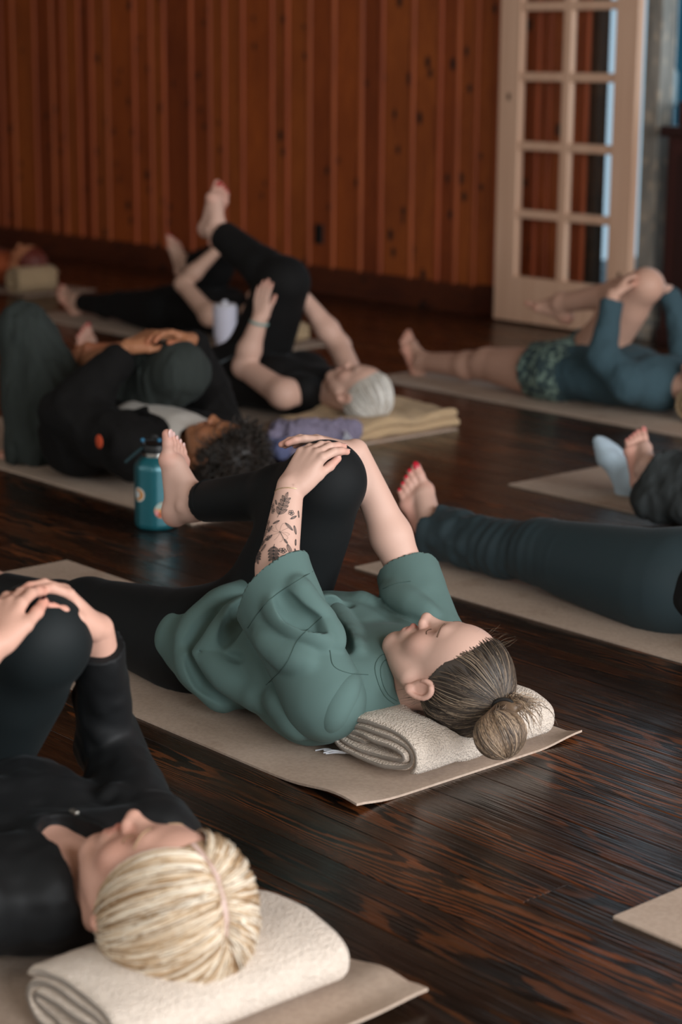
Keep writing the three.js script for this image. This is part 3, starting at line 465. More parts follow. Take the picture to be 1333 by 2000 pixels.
// ---------- bottle and tumbler ----------
{
  const c = atY(295, 1031, 0), t = thing('water_bottle', 'teal metal water bottle with black handled cap and round stickers', 'bottle', V(c.x, 0, c.z)); t.position.copy(V(c.x, 0, c.z - 0.02));
  const o = t.position.clone(), R = 0.0600, teal = new THREE.MeshPhysicalMaterial({ color: lin(0.012, 0.125, 0.155), roughness: 0.32, metalness: 0.25, clearcoat: 0.3, clearcoatRoughness: 0.3 });
  // body: rounded eight-sided section drawn up and drawn in at the shoulder
  const prof = [[0.0, 0.002], [0.86, 0.0], [0.97, 0.006], [1.0, 0.018], [1.0, 0.165], [0.985, 0.176], [0.90, 0.188], [0.74, 0.197], [0.60, 0.202], [0.57, 0.208]], n = 64, pos = [], idx = [];
  prof.forEach(([r, y]) => { for (let i = 0; i < n; i++) { const a = i / n * Math.PI * 2, oct = 1 / Math.max(...[0, 1, 2, 3, 4, 5, 6, 7].map((k) => Math.cos(a - 0.35 - k * Math.PI / 4))), f = r * R * mix(1, Math.min(oct, 1.045), r > 0.8 ? 0.9 : 0.2); pos.push(o.x + Math.cos(a) * f, y * 1.04, o.z + Math.sin(a) * f); } });
  for (let j = 0; j < prof.length - 1; j++) for (let i = 0; i < n; i++) { const a = j * n + i, b = j * n + (i + 1) % n; idx.push(a, a + n, b, b, a + n, b + n); }
  const g = new THREE.BufferGeometry(); g.setAttribute('position', new THREE.Float32BufferAttribute(pos, 3)); g.setIndex(idx); g.computeVertexNormals(); part(t, 'bottle_body', g, teal);
  const black = mat({ color: S('#0c0d0f'), roughness: 0.4 }), lathe = (p) => new THREE.LatheGeometry(p.map((q) => new THREE.Vector2(...q)), 40).translate(o.x, 0, o.z);
  part(t, 'steel_neck', lathe([[0.0355, 0.210], [0.036, 0.211], [0.036, 0.222], [0.035, 0.223]]), mat({ color: S('#c9c6c0'), metalness: 1, roughness: 0.3 }), 'bare steel ring below the cap');
  part(t, 'cap', lathe([[0, 0.222], [0.039, 0.222], [0.040, 0.225], [0.040, 0.243], [0.037, 0.246], [0, 0.247]]), black);
  const d = CR.clone().setY(0).normalize(), f = d.clone().cross(V(0, 1, 0));
  const at = (x, y, z = 0) => o.clone().addScaledVector(d, x).addScaledVector(f, z).add(V(0, y, 0));
  part(t, 'handle', mergeGeometries([tube([at(-0.040, 0.252), at(-0.02, 0.256), at(0.02, 0.256), at(0.047, 0.254)], 0.0055, 12, 8), tube([at(-0.034, 0.244), at(-0.036, 0.252)], 0.006, 4, 8), tube([at(0.034, 0.244), at(0.036, 0.253)], 0.006, 4, 8), tube([at(-0.008, 0.256), at(-0.004, 0.270), at(0.006, 0.262)], 0.005, 6, 8)]), black);
  for (const x of [-0.036, 0.012, 0.044]) part(t, 'rivet', new THREE.SphereGeometry(0.006, 12, 8).translate(...at(x, 0.2565, 0.004).toArray()), mat({ color: S('#2d6f92'), roughness: 0.4 }), 'small blue rivet');
  const loop = []; for (let i = 0; i < 16; i++) { const a = i / 16 * Math.PI * 2; loop.push(at(0.047 + 0.008 * Math.cos(a) + 0.014 * Math.sin(a) * -1 + 0.004, 0.222 + 0.024 * Math.sin(a), 0.02)); } part(t, 'carabiner', tube(loop, 0.0028, 48, 8, true), mat({ color: S('#b9d3df'), metalness: 0.7, roughness: 0.35 }), 'pale blue metal clip ring');
  part(t, 'strap', mergeGeometries([0, 1].map((k) => { const s = tube([at(-0.034, 0.238, 0.012 + k * 0.006), at(-0.05, 0.226, 0.016 + k * 0.006), at(-0.085, 0.196, 0.022 + k * 0.006)], 0.0045, 14, 6); return s; })), mat({ color: S('#0e2b30'), roughness: 0.8 }), 'dark teal webbing strap');
  // stickers: curved discs on the body
  const cam = V(-o.x, 0, -o.z).normalize(), camA = Math.atan2(cam.z, cam.x);
  const sticker = (da, y, r, draw, lab) => {
    const cv = document.createElement('canvas'); cv.width = cv.height = 128; const x = cv.getContext('2d'); draw(x); const tx = new THREE.CanvasTexture(cv); tx.colorSpace = THREE.SRGBColorSpace;
    const p = [], u = [], ix = [], N = 28; p.push(0, 0); u.push(0.5, 0.5); for (let q = 1; q <= 4; q++) for (let i = 0; i < N; i++) { const a = i / N * Math.PI * 2; p.push(Math.cos(a) * r * q / 4, Math.sin(a) * r * q / 4); u.push(0.5 + Math.cos(a) * 0.5 * q / 4, 0.5 + Math.sin(a) * 0.5 * q / 4); }
    for (let i = 0; i < N; i++) ix.push(0, 1 + i, 1 + (i + 1) % N); for (let q = 0; q < 3; q++) for (let i = 0; i < N; i++) { const a = 1 + q * N + i, b = 1 + q * N + (i + 1) % N; ix.push(a, a + N, b, b, a + N, b + N); }
    const P = []; for (let i = 0; i < p.length; i += 2) { const a = camA + da - p[i] / R, f2 = R * 1.04 + 0.0008, oc = Math.min(1 / Math.max(...[0, 1, 2, 3, 4, 5, 6, 7].map((k) => Math.cos(a - 0.35 - k * Math.PI / 4))), 1.045), ff = R * mix(1, oc, 0.9) + 0.0008; P.push(o.x + Math.cos(a) * ff, y + p[i + 1], o.z + Math.sin(a) * ff); }
    const g2 = new THREE.BufferGeometry(); g2.setAttribute('position', new THREE.Float32BufferAttribute(P, 3)); g2.setAttribute('uv', new THREE.Float32BufferAttribute(u, 2)); g2.setIndex(ix); g2.computeVertexNormals(); part(t, 'sticker', g2, mat({ map: tx, roughness: 0.6, side: THREE.DoubleSide }), lab);
  };
  sticker(0.92, 0.105, 0.021, (x) => { x.fillStyle = '#d9d4cc'; x.fillRect(0, 0, 128, 128); x.fillStyle = '#c58b4a'; x.beginPath(); x.arc(64, 64, 52, 0, 7); x.fill(); x.fillStyle = '#cfd8dc'; x.beginPath(); x.arc(44, 64, 36, 0, 7); x.fill(); x.fillStyle = '#b4783c'; x.fillRect(86, 52, 14, 26); }, 'round white and ochre sticker');
  sticker(-0.30, 0.062, 0.0235, (x) => { x.fillStyle = '#c9a27e'; x.fillRect(0, 0, 128, 128); x.fillStyle = '#9fb3ac'; x.fillRect(10, 8, 108, 46); x.fillStyle = '#c9663a'; x.fillRect(6, 54, 116, 70); x.fillStyle = '#d98b8f'; x.fillRect(8, 58, 30, 44); x.fillStyle = '#e8b04a'; for (let i = 0; i < 6; i++) x.fillRect(26 + i * 13, 46 + (i % 2) * 9, 6, 26); x.fillStyle = '#8e3a24'; for (let i = 0; i < 5; i++) x.fillRect(30 + i * 15, 80 + (i % 3) * 4, 8, 26); }, 'round orange and grey sticker');
}
{
  const c = atY(440, 700, 0), t = thing('tumbler', 'white lavender insulated tumbler with lid on the floor by the wall side mat', 'tumbler', V(c.x, 0, c.z)), w = mat({ color: S('#d6d3e2'), roughness: 0.45 });
  const L = (p) => new THREE.LatheGeometry(p.map((q) => new THREE.Vector2(...q)), 40).translate(c.x, 0, c.z);
  part(t, 'cup', L([[0, 0], [0.036, 0], [0.039, 0.004], [0.043, 0.085], [0.050, 0.098], [0.0545, 0.225], [0.0545, 0.232], [0.050, 0.232], [0, 0.230]]), w);
  part(t, 'lid', L([[0, 0.232], [0.052, 0.232], [0.0525, 0.240], [0.046, 0.247], [0.02, 0.248], [0, 0.248]]), mat({ color: S('#e3e2ea'), roughness: 0.35 }));
  part(t, 'lid_knob', L([[0, 0.247], [0.012, 0.247], [0.012, 0.260], [0.008, 0.264], [0, 0.265]]), mat({ color: S('#e3e2ea'), roughness: 0.35 }));
}
// ---------- people ----------
const frame = (up, fwd) => { const y = up.clone().normalize(), z = fwd.clone().addScaledVector(y, -fwd.dot(y)).normalize(); return [y.clone().cross(z), y, z]; };
const local = (c, ax, s) => (x, y, z) => c.clone().addScaledVector(ax[0], x * s).addScaledVector(ax[1], y * s).addScaledVector(ax[2], z * s);
const shade = (c, r, g = r, b = r) => lin(c.r * r, c.g * g, c.b * b);
const lerpV = (a, b, t) => a.clone().lerp(b, t);
M.skin = new THREE.MeshPhysicalMaterial({ vertexColors: true, roughness: 0.52, specularIntensity: 0.6, sheen: 0.15, sheenRoughness: 0.5, sheenColor: lin(0.9, 0.6, 0.5) });
const FAIR = lin(0.63, 0.402, 0.322), BROWN = lin(0.34, 0.145, 0.072);
const cloth = (col, rough = 0.85, sheen = 0.25) => new THREE.MeshPhysicalMaterial({ color: col, roughness: rough, specularIntensity: 0.35, sheen: sheen * 0.6, sheenRoughness: 0.6, sheenColor: lin(0.25, 0.28, 0.30) });

// the head in its own axes: x to the person's left, y to the crown, z out of the face; chin to crown about 0.23
function headShapes(h) {
  const ax = frame(h.up, h.fwd), s = h.s ?? 1, L = local(h.c, ax, s), sk = h.skin, pink = shade(sk, 1.0, 0.93, 0.92), lip = h.lip ?? shade(sk, 0.86, 0.55, 0.55), P = [], fm = h.fm ?? 0;
  const e = (x, y, z, rx, ry, rz, o) => ell(L(x, y, z), ax, [rx * s, ry * s, rz * s], { col: sk, ...o, k: (o?.k ?? 0.02) * s }), c = (a, b, ra, rb, o) => cap(L(...a), L(...b), ra * s, rb * s, { col: sk, ...o, k: (o?.k ?? 0.015) * s });
  P.push(e(0, 0.035, -0.012, 0.073, 0.088, 0.093), e(0, 0.03, 0.035, 0.058, 0.062, 0.052, { k: 0.03 }), e(0, -0.03, 0.03, 0.055, 0.075, 0.053, { k: 0.03 }));
  for (const q of [-1, 1]) P.push(c([q * 0.056, -0.045, 0.006], [q * 0.018, -0.098, 0.060], 0.016, 0.014, { k: 0.03 }), e(q * 0.036, -0.024, 0.062, 0.024, 0.024, 0.018, { k: 0.025, col: pink }));
  P.push(e(0, -0.1, 0.062, 0.021, 0.017, 0.019, { k: 0.022 }));                                               // chin
  P.push(c([-0.028, 0.022, 0.078], [0.028, 0.022, 0.078], 0.009, 0.009, { k: 0.02 }));                         // brow ridge
  for (const q of [-1, 1]) { P.push(e(q * 0.031, 0.004, 0.094, 0.017, 0.0095, 0.012, { sub: true, k: 0.012 })); P.push(e(q * 0.031, 0.002, 0.0685, 0.0145, 0.0115, 0.0125, { k: 0.004, col: pink })); }
  P.push(c([0, 0.02, 0.081], [0, -0.026, 0.1045], 0.0066, 0.0085, { k: 0.014, col: sk }), e(0, -0.0295, 0.1055, 0.0092, 0.0085, 0.0095, { k: 0.008, col: pink }));
  for (const q of [-1, 1]) P.push(e(q * 0.0105, -0.0335, 0.0945, 0.0065, 0.0068, 0.0095, { k: 0.009, col: pink }));
  P.push(e(0, -0.066, 0.077, 0.027, 0.02, 0.016, { k: 0.012 }));
  P.push(c([-0.016, -0.0605, 0.0865], [0, -0.059, 0.092], 0.0035, 0.0052, { k: 0.004, col: lip, only: 0.0016 }), c([0.016, -0.0605, 0.0865], [0, -0.059, 0.092], 0.0035, 0.0052, { k: 0.004, col: lip, only: 0.0016 }));
  P.push(c([-0.013, -0.0705, 0.0865], [0.013, -0.0705, 0.0865], 0.0052, 0.0052, { k: 0.004, col: lip, only: 0.0016 }), c([-0.02, -0.0655, 0.094], [0.02, -0.0655, 0.094], 0.0016, 0.0016, { k: 0.003, sub: true }));
  for (const q of [-1, 1]) {                                                                                  // ear: rim, lobe, hollow
    const E = (y, z, o = 0) => [q * (0.0715 + o + (z < -0.012 ? 0.0045 : 0)), y, z];
    P.push(e(q * 0.0725, -0.009, -0.013, 0.007, 0.024, 0.0145, { k: 0.008, col: pink }));
    const rim = []; for (let i = 0; i <= 14; i++) { const a = mix(0.15, 4.6, i / 14); rim.push([-0.006 + 0.022 * Math.sin(a) - (i > 9 ? 0.0015 * (i - 9) : 0), -0.015 + 0.0155 * Math.cos(a) + (i > 9 ? 0.0012 * (i - 9) : 0)]); }
    for (let i = 0; i + 1 < rim.length; i++) P.push(c(E(rim[i][0], rim[i][1], 0.006), E(rim[i + 1][0], rim[i + 1][1], 0.006), 0.0034, 0.0034, { k: 0.006, col: pink }));
    P.push(e(q * 0.078, -0.033, -0.012, 0.005, 0.009, 0.0075, { k: 0.008, col: pink }), e(q * 0.083, -0.006, -0.013, 0.0065, 0.014, 0.009, { k: 0.005, sub: true }));
  }
  return { P, L, ax, s, c: h.c };
}
// eyebrows and lashes laid on the skin of the head
function faceLines(parent, H, list, col) {
  const fm = mat({ color: col, roughness: 0.9 });
  const hit = (x, y) => { let z = 0.13; for (let i = 0; i < 40; i++) { const p = H.L(x, y, z), d = field(list, p.x, p.y, p.z); z -= d / H.s * 0.9; if (Math.abs(d) < 0.0003) break; } return H.L(x, y, z + 0.0006); };
  for (const q of [-1, 1]) {
    const brow = []; for (let i = 0; i <= 8; i++) { const t = i / 8; brow.push(hit(q * (0.016 + 0.033 * t), 0.0185 + 0.007 * Math.sin(t * 2.2) - 0.004 * t)); }
    part(parent, 'eyebrow', tube(brow, 0.0014 * H.s, 16, 5), fm);
    const lash = []; for (let i = 0; i <= 8; i++) { const t = i / 8; lash.push(hit(q * (0.0215 + 0.0235 * t), -0.0075 - 0.003 * Math.sin(t * Math.PI) + 0.0035 * t * t)); }
    part(parent, 'eyelashes', tube(lash, 0.0009 * H.s, 16, 4), fm);
  }
}
// a hand: wrist, direction of the fingers, normal of the back of the hand, side (+1 left, -1 right)
function handShapes(h) {
  const s = h.s ?? 0.95, y = h.dir.clone().normalize(), z = h.back.clone().addScaledVector(y, -h.back.dot(y)).normalize(), x = y.clone().cross(z), ax = [x, y, z], L = local(h.w, ax, s), sk = h.skin, pink = shade(sk, 1.04, 0.84, 0.82), T = h.side, P = [], tips = [];
  const kn = [[0.031, 0.088], [0.0105, 0.092], [-0.0105, 0.088], [-0.030, 0.079]], len = [0.071, 0.080, 0.074, 0.058];
  const c = (a, b, ra, rb, k, col = sk) => P.push(cap(a, b, ra * s, rb * s, { k: k * s, col }));
  P.push(ell(L(0, 0.045, -0.004), ax, [0.036 * s, 0.046 * s, 0.0135 * s], { k: 0.02 * s, col: sk }), ell(L(T * 0.022, 0.035, -0.010), ax, [0.017 * s, 0.03 * s, 0.014 * s], { k: 0.015 * s, col: sk }));
  for (let i = 0; i < 4; i++) {
    const base = L(T * kn[i][0], kn[i][1], 0.002); c(L(T * (0.016 - 0.0105 * i), 0.008, 0), base, 0.012, 0.0098, 0.014);
    const sp = (h.spread ?? 0.06) * (1.5 - i) * T + (h.fan ?? 0); let a = 0, p = base; const cu = h.curl?.[i] ?? h.curl?.[0] ?? [0.3, 0.4, 0.25], seg = [0.46, 0.30, 0.24], rd = [0.0094, 0.0086, 0.0080, 0.0070].map((r) => r * (i === 3 ? 0.9 : 1));
    for (let j = 0; j < 3; j++) { a += cu[j]; const d = V(0, 0, 0).addScaledVector(x, Math.sin(sp) * Math.cos(a)).addScaledVector(y, Math.cos(sp) * Math.cos(a)).addScaledVector(z, -Math.sin(a)), q = p.clone().addScaledVector(d, len[i] * seg[j] * s); c(p, q, rd[j], rd[j + 1], 0.0045, j === 2 ? pink : sk); p = q; if (j === 2) tips.push({ p, d, n: d.clone().cross(x).normalize().negate(), r: rd[3] * s, x }); }
  }
  const th = h.thumb ?? [[0.6, 0.75, -0.35], [0.25, 0.95, -0.25], [0.1, 1, -0.2]]; let p = L(T * 0.021, 0.016, -0.006); const tl = [0.042, 0.034, 0.027], tr = [0.0135, 0.0105, 0.0095, 0.0082];
  for (let j = 0; j < 3; j++) { const d = V(0, 0, 0).addScaledVector(x, T * th[j][0]).addScaledVector(y, th[j][1]).addScaledVector(z, th[j][2]).normalize(), q = p.clone().addScaledVector(d, tl[j] * s); c(p, q, tr[j], tr[j + 1], j ? 0.006 : 0.016, j === 2 ? pink : sk); p = q; if (j === 2) tips.push({ p, d, n: z.clone().addScaledVector(d, -z.dot(d)).normalize(), r: tr[3] * s, x }); }
  return { P, tips };
}
function nails(parent, tips, col, name) {   // small curved plates on the tips
  const m = mat({ color: col, roughness: 0.25 });
  for (const t of tips) { const n = t.n.clone().addScaledVector(t.d, -t.n.dot(t.d)).normalize(), sx = t.d.clone().cross(n), g = new THREE.SphereGeometry(1, 10, 8); g.applyMatrix4(new THREE.Matrix4().makeBasis(sx.multiplyScalar(t.r * 0.72), t.d.clone().multiplyScalar(t.r * 0.95), n.clone().multiplyScalar(t.r * 0.22)).setPosition(t.p.clone().addScaledVector(n, t.r * 0.86).addScaledVector(t.d, t.r * 0.15))); part(parent, name, g, m); }
}
// a foot: ankle, up the shin, towards the toes, side (+1 left)
function footShapes(f) {
  const s = f.s ?? 0.98, ax = frame(f.up, f.fwd), A2 = frame(f.fwd, f.up), X = ax[0], Z = f.fwd.clone().normalize(), Y = f.up.clone().addScaledVector(Z, -f.up.dot(Z)).normalize(), bx = [Y.clone().cross(Z), Y, Z], L = local(f.a, bx, s), m = -f.side, sk = f.skin, pink = shade(sk, 1.03, 0.84, 0.82), P = [], tips = [];
  const c = (a, b, ra, rb, k = 0.02, col = sk) => P.push(cap(L(...a), L(...b), ra * s, rb * s, { k: k * s, col }));
  c([0, 0.02, -0.004], [0, -0.045, -0.034], 0.033, 0.030, 0.02); P.push(ell(L(0, -0.052, -0.038), bx, [0.030 * s, 0.026 * s, 0.032 * s], { k: 0.02 * s, col: pink }));
  c([0, 0.0, 0.004], [m * 0.010, -0.043, 0.085], 0.034, 0.022, 0.025); c([-m * 0.014, -0.05, -0.02], [-m * 0.029, -0.060, 0.078], 0.022, 0.016, 0.02, pink); c([m * 0.012, -0.045, -0.02], [m * 0.024, -0.056, 0.09], 0.02, 0.019, 0.02);
  c([m * 0.026, -0.059, 0.1], [-m * 0.032, -0.062, 0.08], 0.0195, 0.0150, 0.015, pink);
  P.push(ell(L(m * 0.034, -0.004, -0.002), bx, [0.008 * s, 0.011 * s, 0.011 * s], { k: 0.012 * s, col: sk }), ell(L(-m * 0.034, -0.010, -0.006), bx, [0.008 * s, 0.011 * s, 0.011 * s], { k: 0.012 * s, col: sk }));
  for (let i = 0; i < 5; i++) {
    const bxx = i ? m * (0.0065 - 0.0125 * (i - 1)) : m * 0.0265, z0 = i ? 0.108 - 0.0085 * (i - 1) : 0.108, z1 = i ? 0.152 - 0.0115 * (i - 1) : 0.158, r0 = i ? 0.0088 - 0.0005 * i : 0.0128, r1 = i ? 0.0080 - 0.0004 * i : 0.0122;
    const q = [bxx + (i ? -m * 0.001 * i : -m * 0.002), -0.0600, z0 + (z1 - z0) * 0.55], e = [q[0], -0.066 + (i ? 0 : 0.002), z1]; c([bxx, -0.058, z0 - 0.01], q, r0 * 1.1, r0, 0.006); c(q, e, r0, r1, 0.004, pink);
    tips.push({ p: L(...e), d: Z.clone().addScaledVector(Y, -0.15).normalize(), n: Y, r: r1 * s });
  }
  return { P, tips };
}
const armShapes = (sh, el, wr, col, r = 1, o = {}) => [cap(sh, el, 0.045 * r, 0.036 * r, { col, k: 0.03 }), cap(el, lerpV(el, wr, 0.35), 0.036 * r, 0.038 * r, { col, k: 0.02 }), cap(lerpV(el, wr, 0.35), wr, 0.038 * r, 0.0255 * r, { col, k: 0.02 })];
function legShapes(hip, kn, an, front, col, r = 1, infl = 0, o = {}) {
  const th = (o.th ?? 0.094) * r + infl, k1 = (o.kn ?? 0.057) * r + infl, ca = (o.ca ?? 0.053) * r + infl, a1 = (o.an ?? 0.036) * r + infl, mid = lerpV(kn, an, 0.3).addScaledVector(front, -0.010), out = [cap(hip, kn, th, k1, { col, k: 0.05 }), cap(kn, mid, k1 * 0.96, ca, { col, k: 0.05 }), cap(mid, an, ca, a1, { col, k: 0.03, clip: o.clip })];
  out.push(cap(lerpV(hip, kn, 0.15).addScaledVector(front, -0.02), lerpV(hip, kn, 0.75).addScaledVector(front, -0.012), th * 0.9, k1 * 1.02, { col, k: 0.06 })); return out;
}
function torsoShapes(pelvis, chest, neck, left, fwd, col, r = 1, infl = 0) {
  const up = neck.clone().sub(pelvis).normalize(), f = frame(up, fwd), mid = lerpV(pelvis, chest, 0.5), e = (c, a, b, d, k = 0.05) => ell(c, f, [a * r + infl, b * r + infl, d * r + infl], { col, k });
  return [e(pelvis, 0.165, 0.115, 0.105), e(mid, 0.135, 0.15, 0.092), e(chest, 0.150, 0.15, 0.105), e(lerpV(chest, neck, 0.6), 0.13, 0.06, 0.07)];
}
// a line drawn on the surface of a garment: pixels give directions, the garment gives the distance
function drape(list, px, start = 2.5) { const pts = []; for (let i = 0; i < px.length - 1; i++) for (let k = 0; k < 6; k++) { const d = ray(mix(px[i][0], px[i + 1][0], k / 6), mix(px[i][1], px[i + 1][1], k / 6)), p = EYE.clone().addScaledVector(d, start); for (let q = 0; q < 200; q++) { const e = field(list, p.x, p.y, p.z); if (e < 0.0006) { pts.push(p.addScaledVector(d, -0.001)); break; } if (e > 12) break; p.addScaledVector(d, Math.max(0.0006, e * 0.85)); } } return pts; }
// folds: lines drawn on a garment's surface, raised (or cut in) as soft ridges
function creases(list, specs) {
  const out = [];
  for (const { px, r = 0.012, k = 0.03, cut = false, start = 2.5 } of specs) {
    const q = drape(list, px, start), n = q.length; if (n < 3) continue;
    const g = (p) => { const e = 0.004; return V(field(list, p.x + e, p.y, p.z) - field(list, p.x - e, p.y, p.z), field(list, p.x, p.y + e, p.z) - field(list, p.x, p.y - e, p.z), field(list, p.x, p.y, p.z + e) - field(list, p.x, p.y, p.z - e)).normalize(); };
    const c = q.map((p, i) => { const w = Math.sin(Math.PI * (i + 0.35) / (n - 0.3)), rad = r * (0.35 + 0.65 * w); return [p.clone().addScaledVector(g(p), cut ? rad * 0.25 : -rad * 0.55), rad]; });
    for (let i = 0; i + 1 < n; i += 1) out.push(cap(c[i][0], c[i + 1][0], c[i][1], c[i + 1][1], { k, sub: cut }));
  }
  return out;
}
function strandGeo(list) {   // thin tapered tubes with their own colour
  const pos = [], nor = [], col = [], idx = [], q = V(0, 0, 0);
  for (const { pts, r, c, taper = 0.5 } of list) {
    const n = pts.length, base = pos.length / 3; let side = V(0.3, 0.7, 0.2);
    for (let i = 0; i < n; i++) {
      const t = pts[Math.min(n - 1, i + 1)].clone().sub(pts[Math.max(0, i - 1)]).normalize(); const a = side.clone().addScaledVector(t, -side.dot(t)).normalize(), b = t.clone().cross(a); side = a; const rad = r * (i === n - 1 || i === 0 ? 0.25 : 1 - (1 - taper) * i / n);
      for (let k = 0; k < 4; k++) { const w = k * Math.PI / 2, cx = Math.cos(w), sx = Math.sin(w); q.copy(a).multiplyScalar(cx).addScaledVector(b, sx); pos.push(pts[i].x + q.x * rad, pts[i].y + q.y * rad, pts[i].z + q.z * rad); nor.push(q.x, q.y, q.z); col.push(c.r, c.g, c.b); }
    }
    for (let i = 0; i < n - 1; i++) for (let k = 0; k < 4; k++) { const a = base + i * 4 + k, b = base + i * 4 + (k + 1) % 4; idx.push(a, b, a + 4, b, b + 4, a + 4); }
  }
  const g = new THREE.BufferGeometry(); g.setAttribute('position', new THREE.Float32BufferAttribute(pos, 3)); g.setAttribute('normal', new THREE.Float32BufferAttribute(nor, 3)); g.setAttribute('color', new THREE.Float32BufferAttribute(col, 3)); g.setIndex(idx); return g;
}
const slerpV = (a, b, t) => { const d = clamp(a.dot(b), -0.9999, 0.9999), w = Math.acos(d), s = Math.sin(w); return a.clone().multiplyScalar(Math.sin((1 - t) * w) / s).addScaledVector(b, Math.sin(t * w) / s); };
M.hair = mat({ vertexColors: true, roughness: 0.5 });
// a point on the hair volume: unit direction in head axes -> world
const scalp = (H, d, k) => H.L(d.x * 0.073 * k, 0.035 + d.y * 0.088 * k, -0.012 + d.z * 0.093 * k);
const HAIRN = [0.62, -0.78, -0.006];   // the hairline plane in head axes (y, z, offset)
function hairCap(H, col, infl = 0.006, extra = [], inset = 0) { const c = H.L(0, 0.035, -0.012), n = V(0, 0, 0).addScaledVector(H.ax[1], -HAIRN[0]).addScaledVector(H.ax[2], -HAIRN[1]), q = H.L(0, 0, 0).addScaledVector(n, -HAIRN[2] * H.s / 1); return [ell(c, H.ax, [(0.073 + infl) * H.s, (0.088 + infl) * H.s, (0.093 + infl) * H.s], { col, k: 0.006, clip: [[q.addScaledVector(n, -(inset ?? 0)), n]] }), ...extra]; }
const inHair = (d, m = 0) => HAIRN[0] * (0.035 + d.y * 0.088) + HAIRN[1] * (-0.012 + d.z * 0.093) > HAIRN[2] + m;
const rdir = () => { const z = rr(-1, 1), a = rr(0, 6.2832), s = Math.sqrt(1 - z * z); return V(s * Math.cos(a), s * Math.sin(a), z); };
const boxOf = (pts, pad, cell) => { const b = new THREE.Box3().setFromPoints(pts).expandByScalar(pad); return [[b.min.x, b.min.y, b.min.z], [b.max.x, b.max.y, b.max.z], cell]; };
function person(label, at, group) { return thing('person', label, 'person', at); }
const Y = V(0, 1, 0);
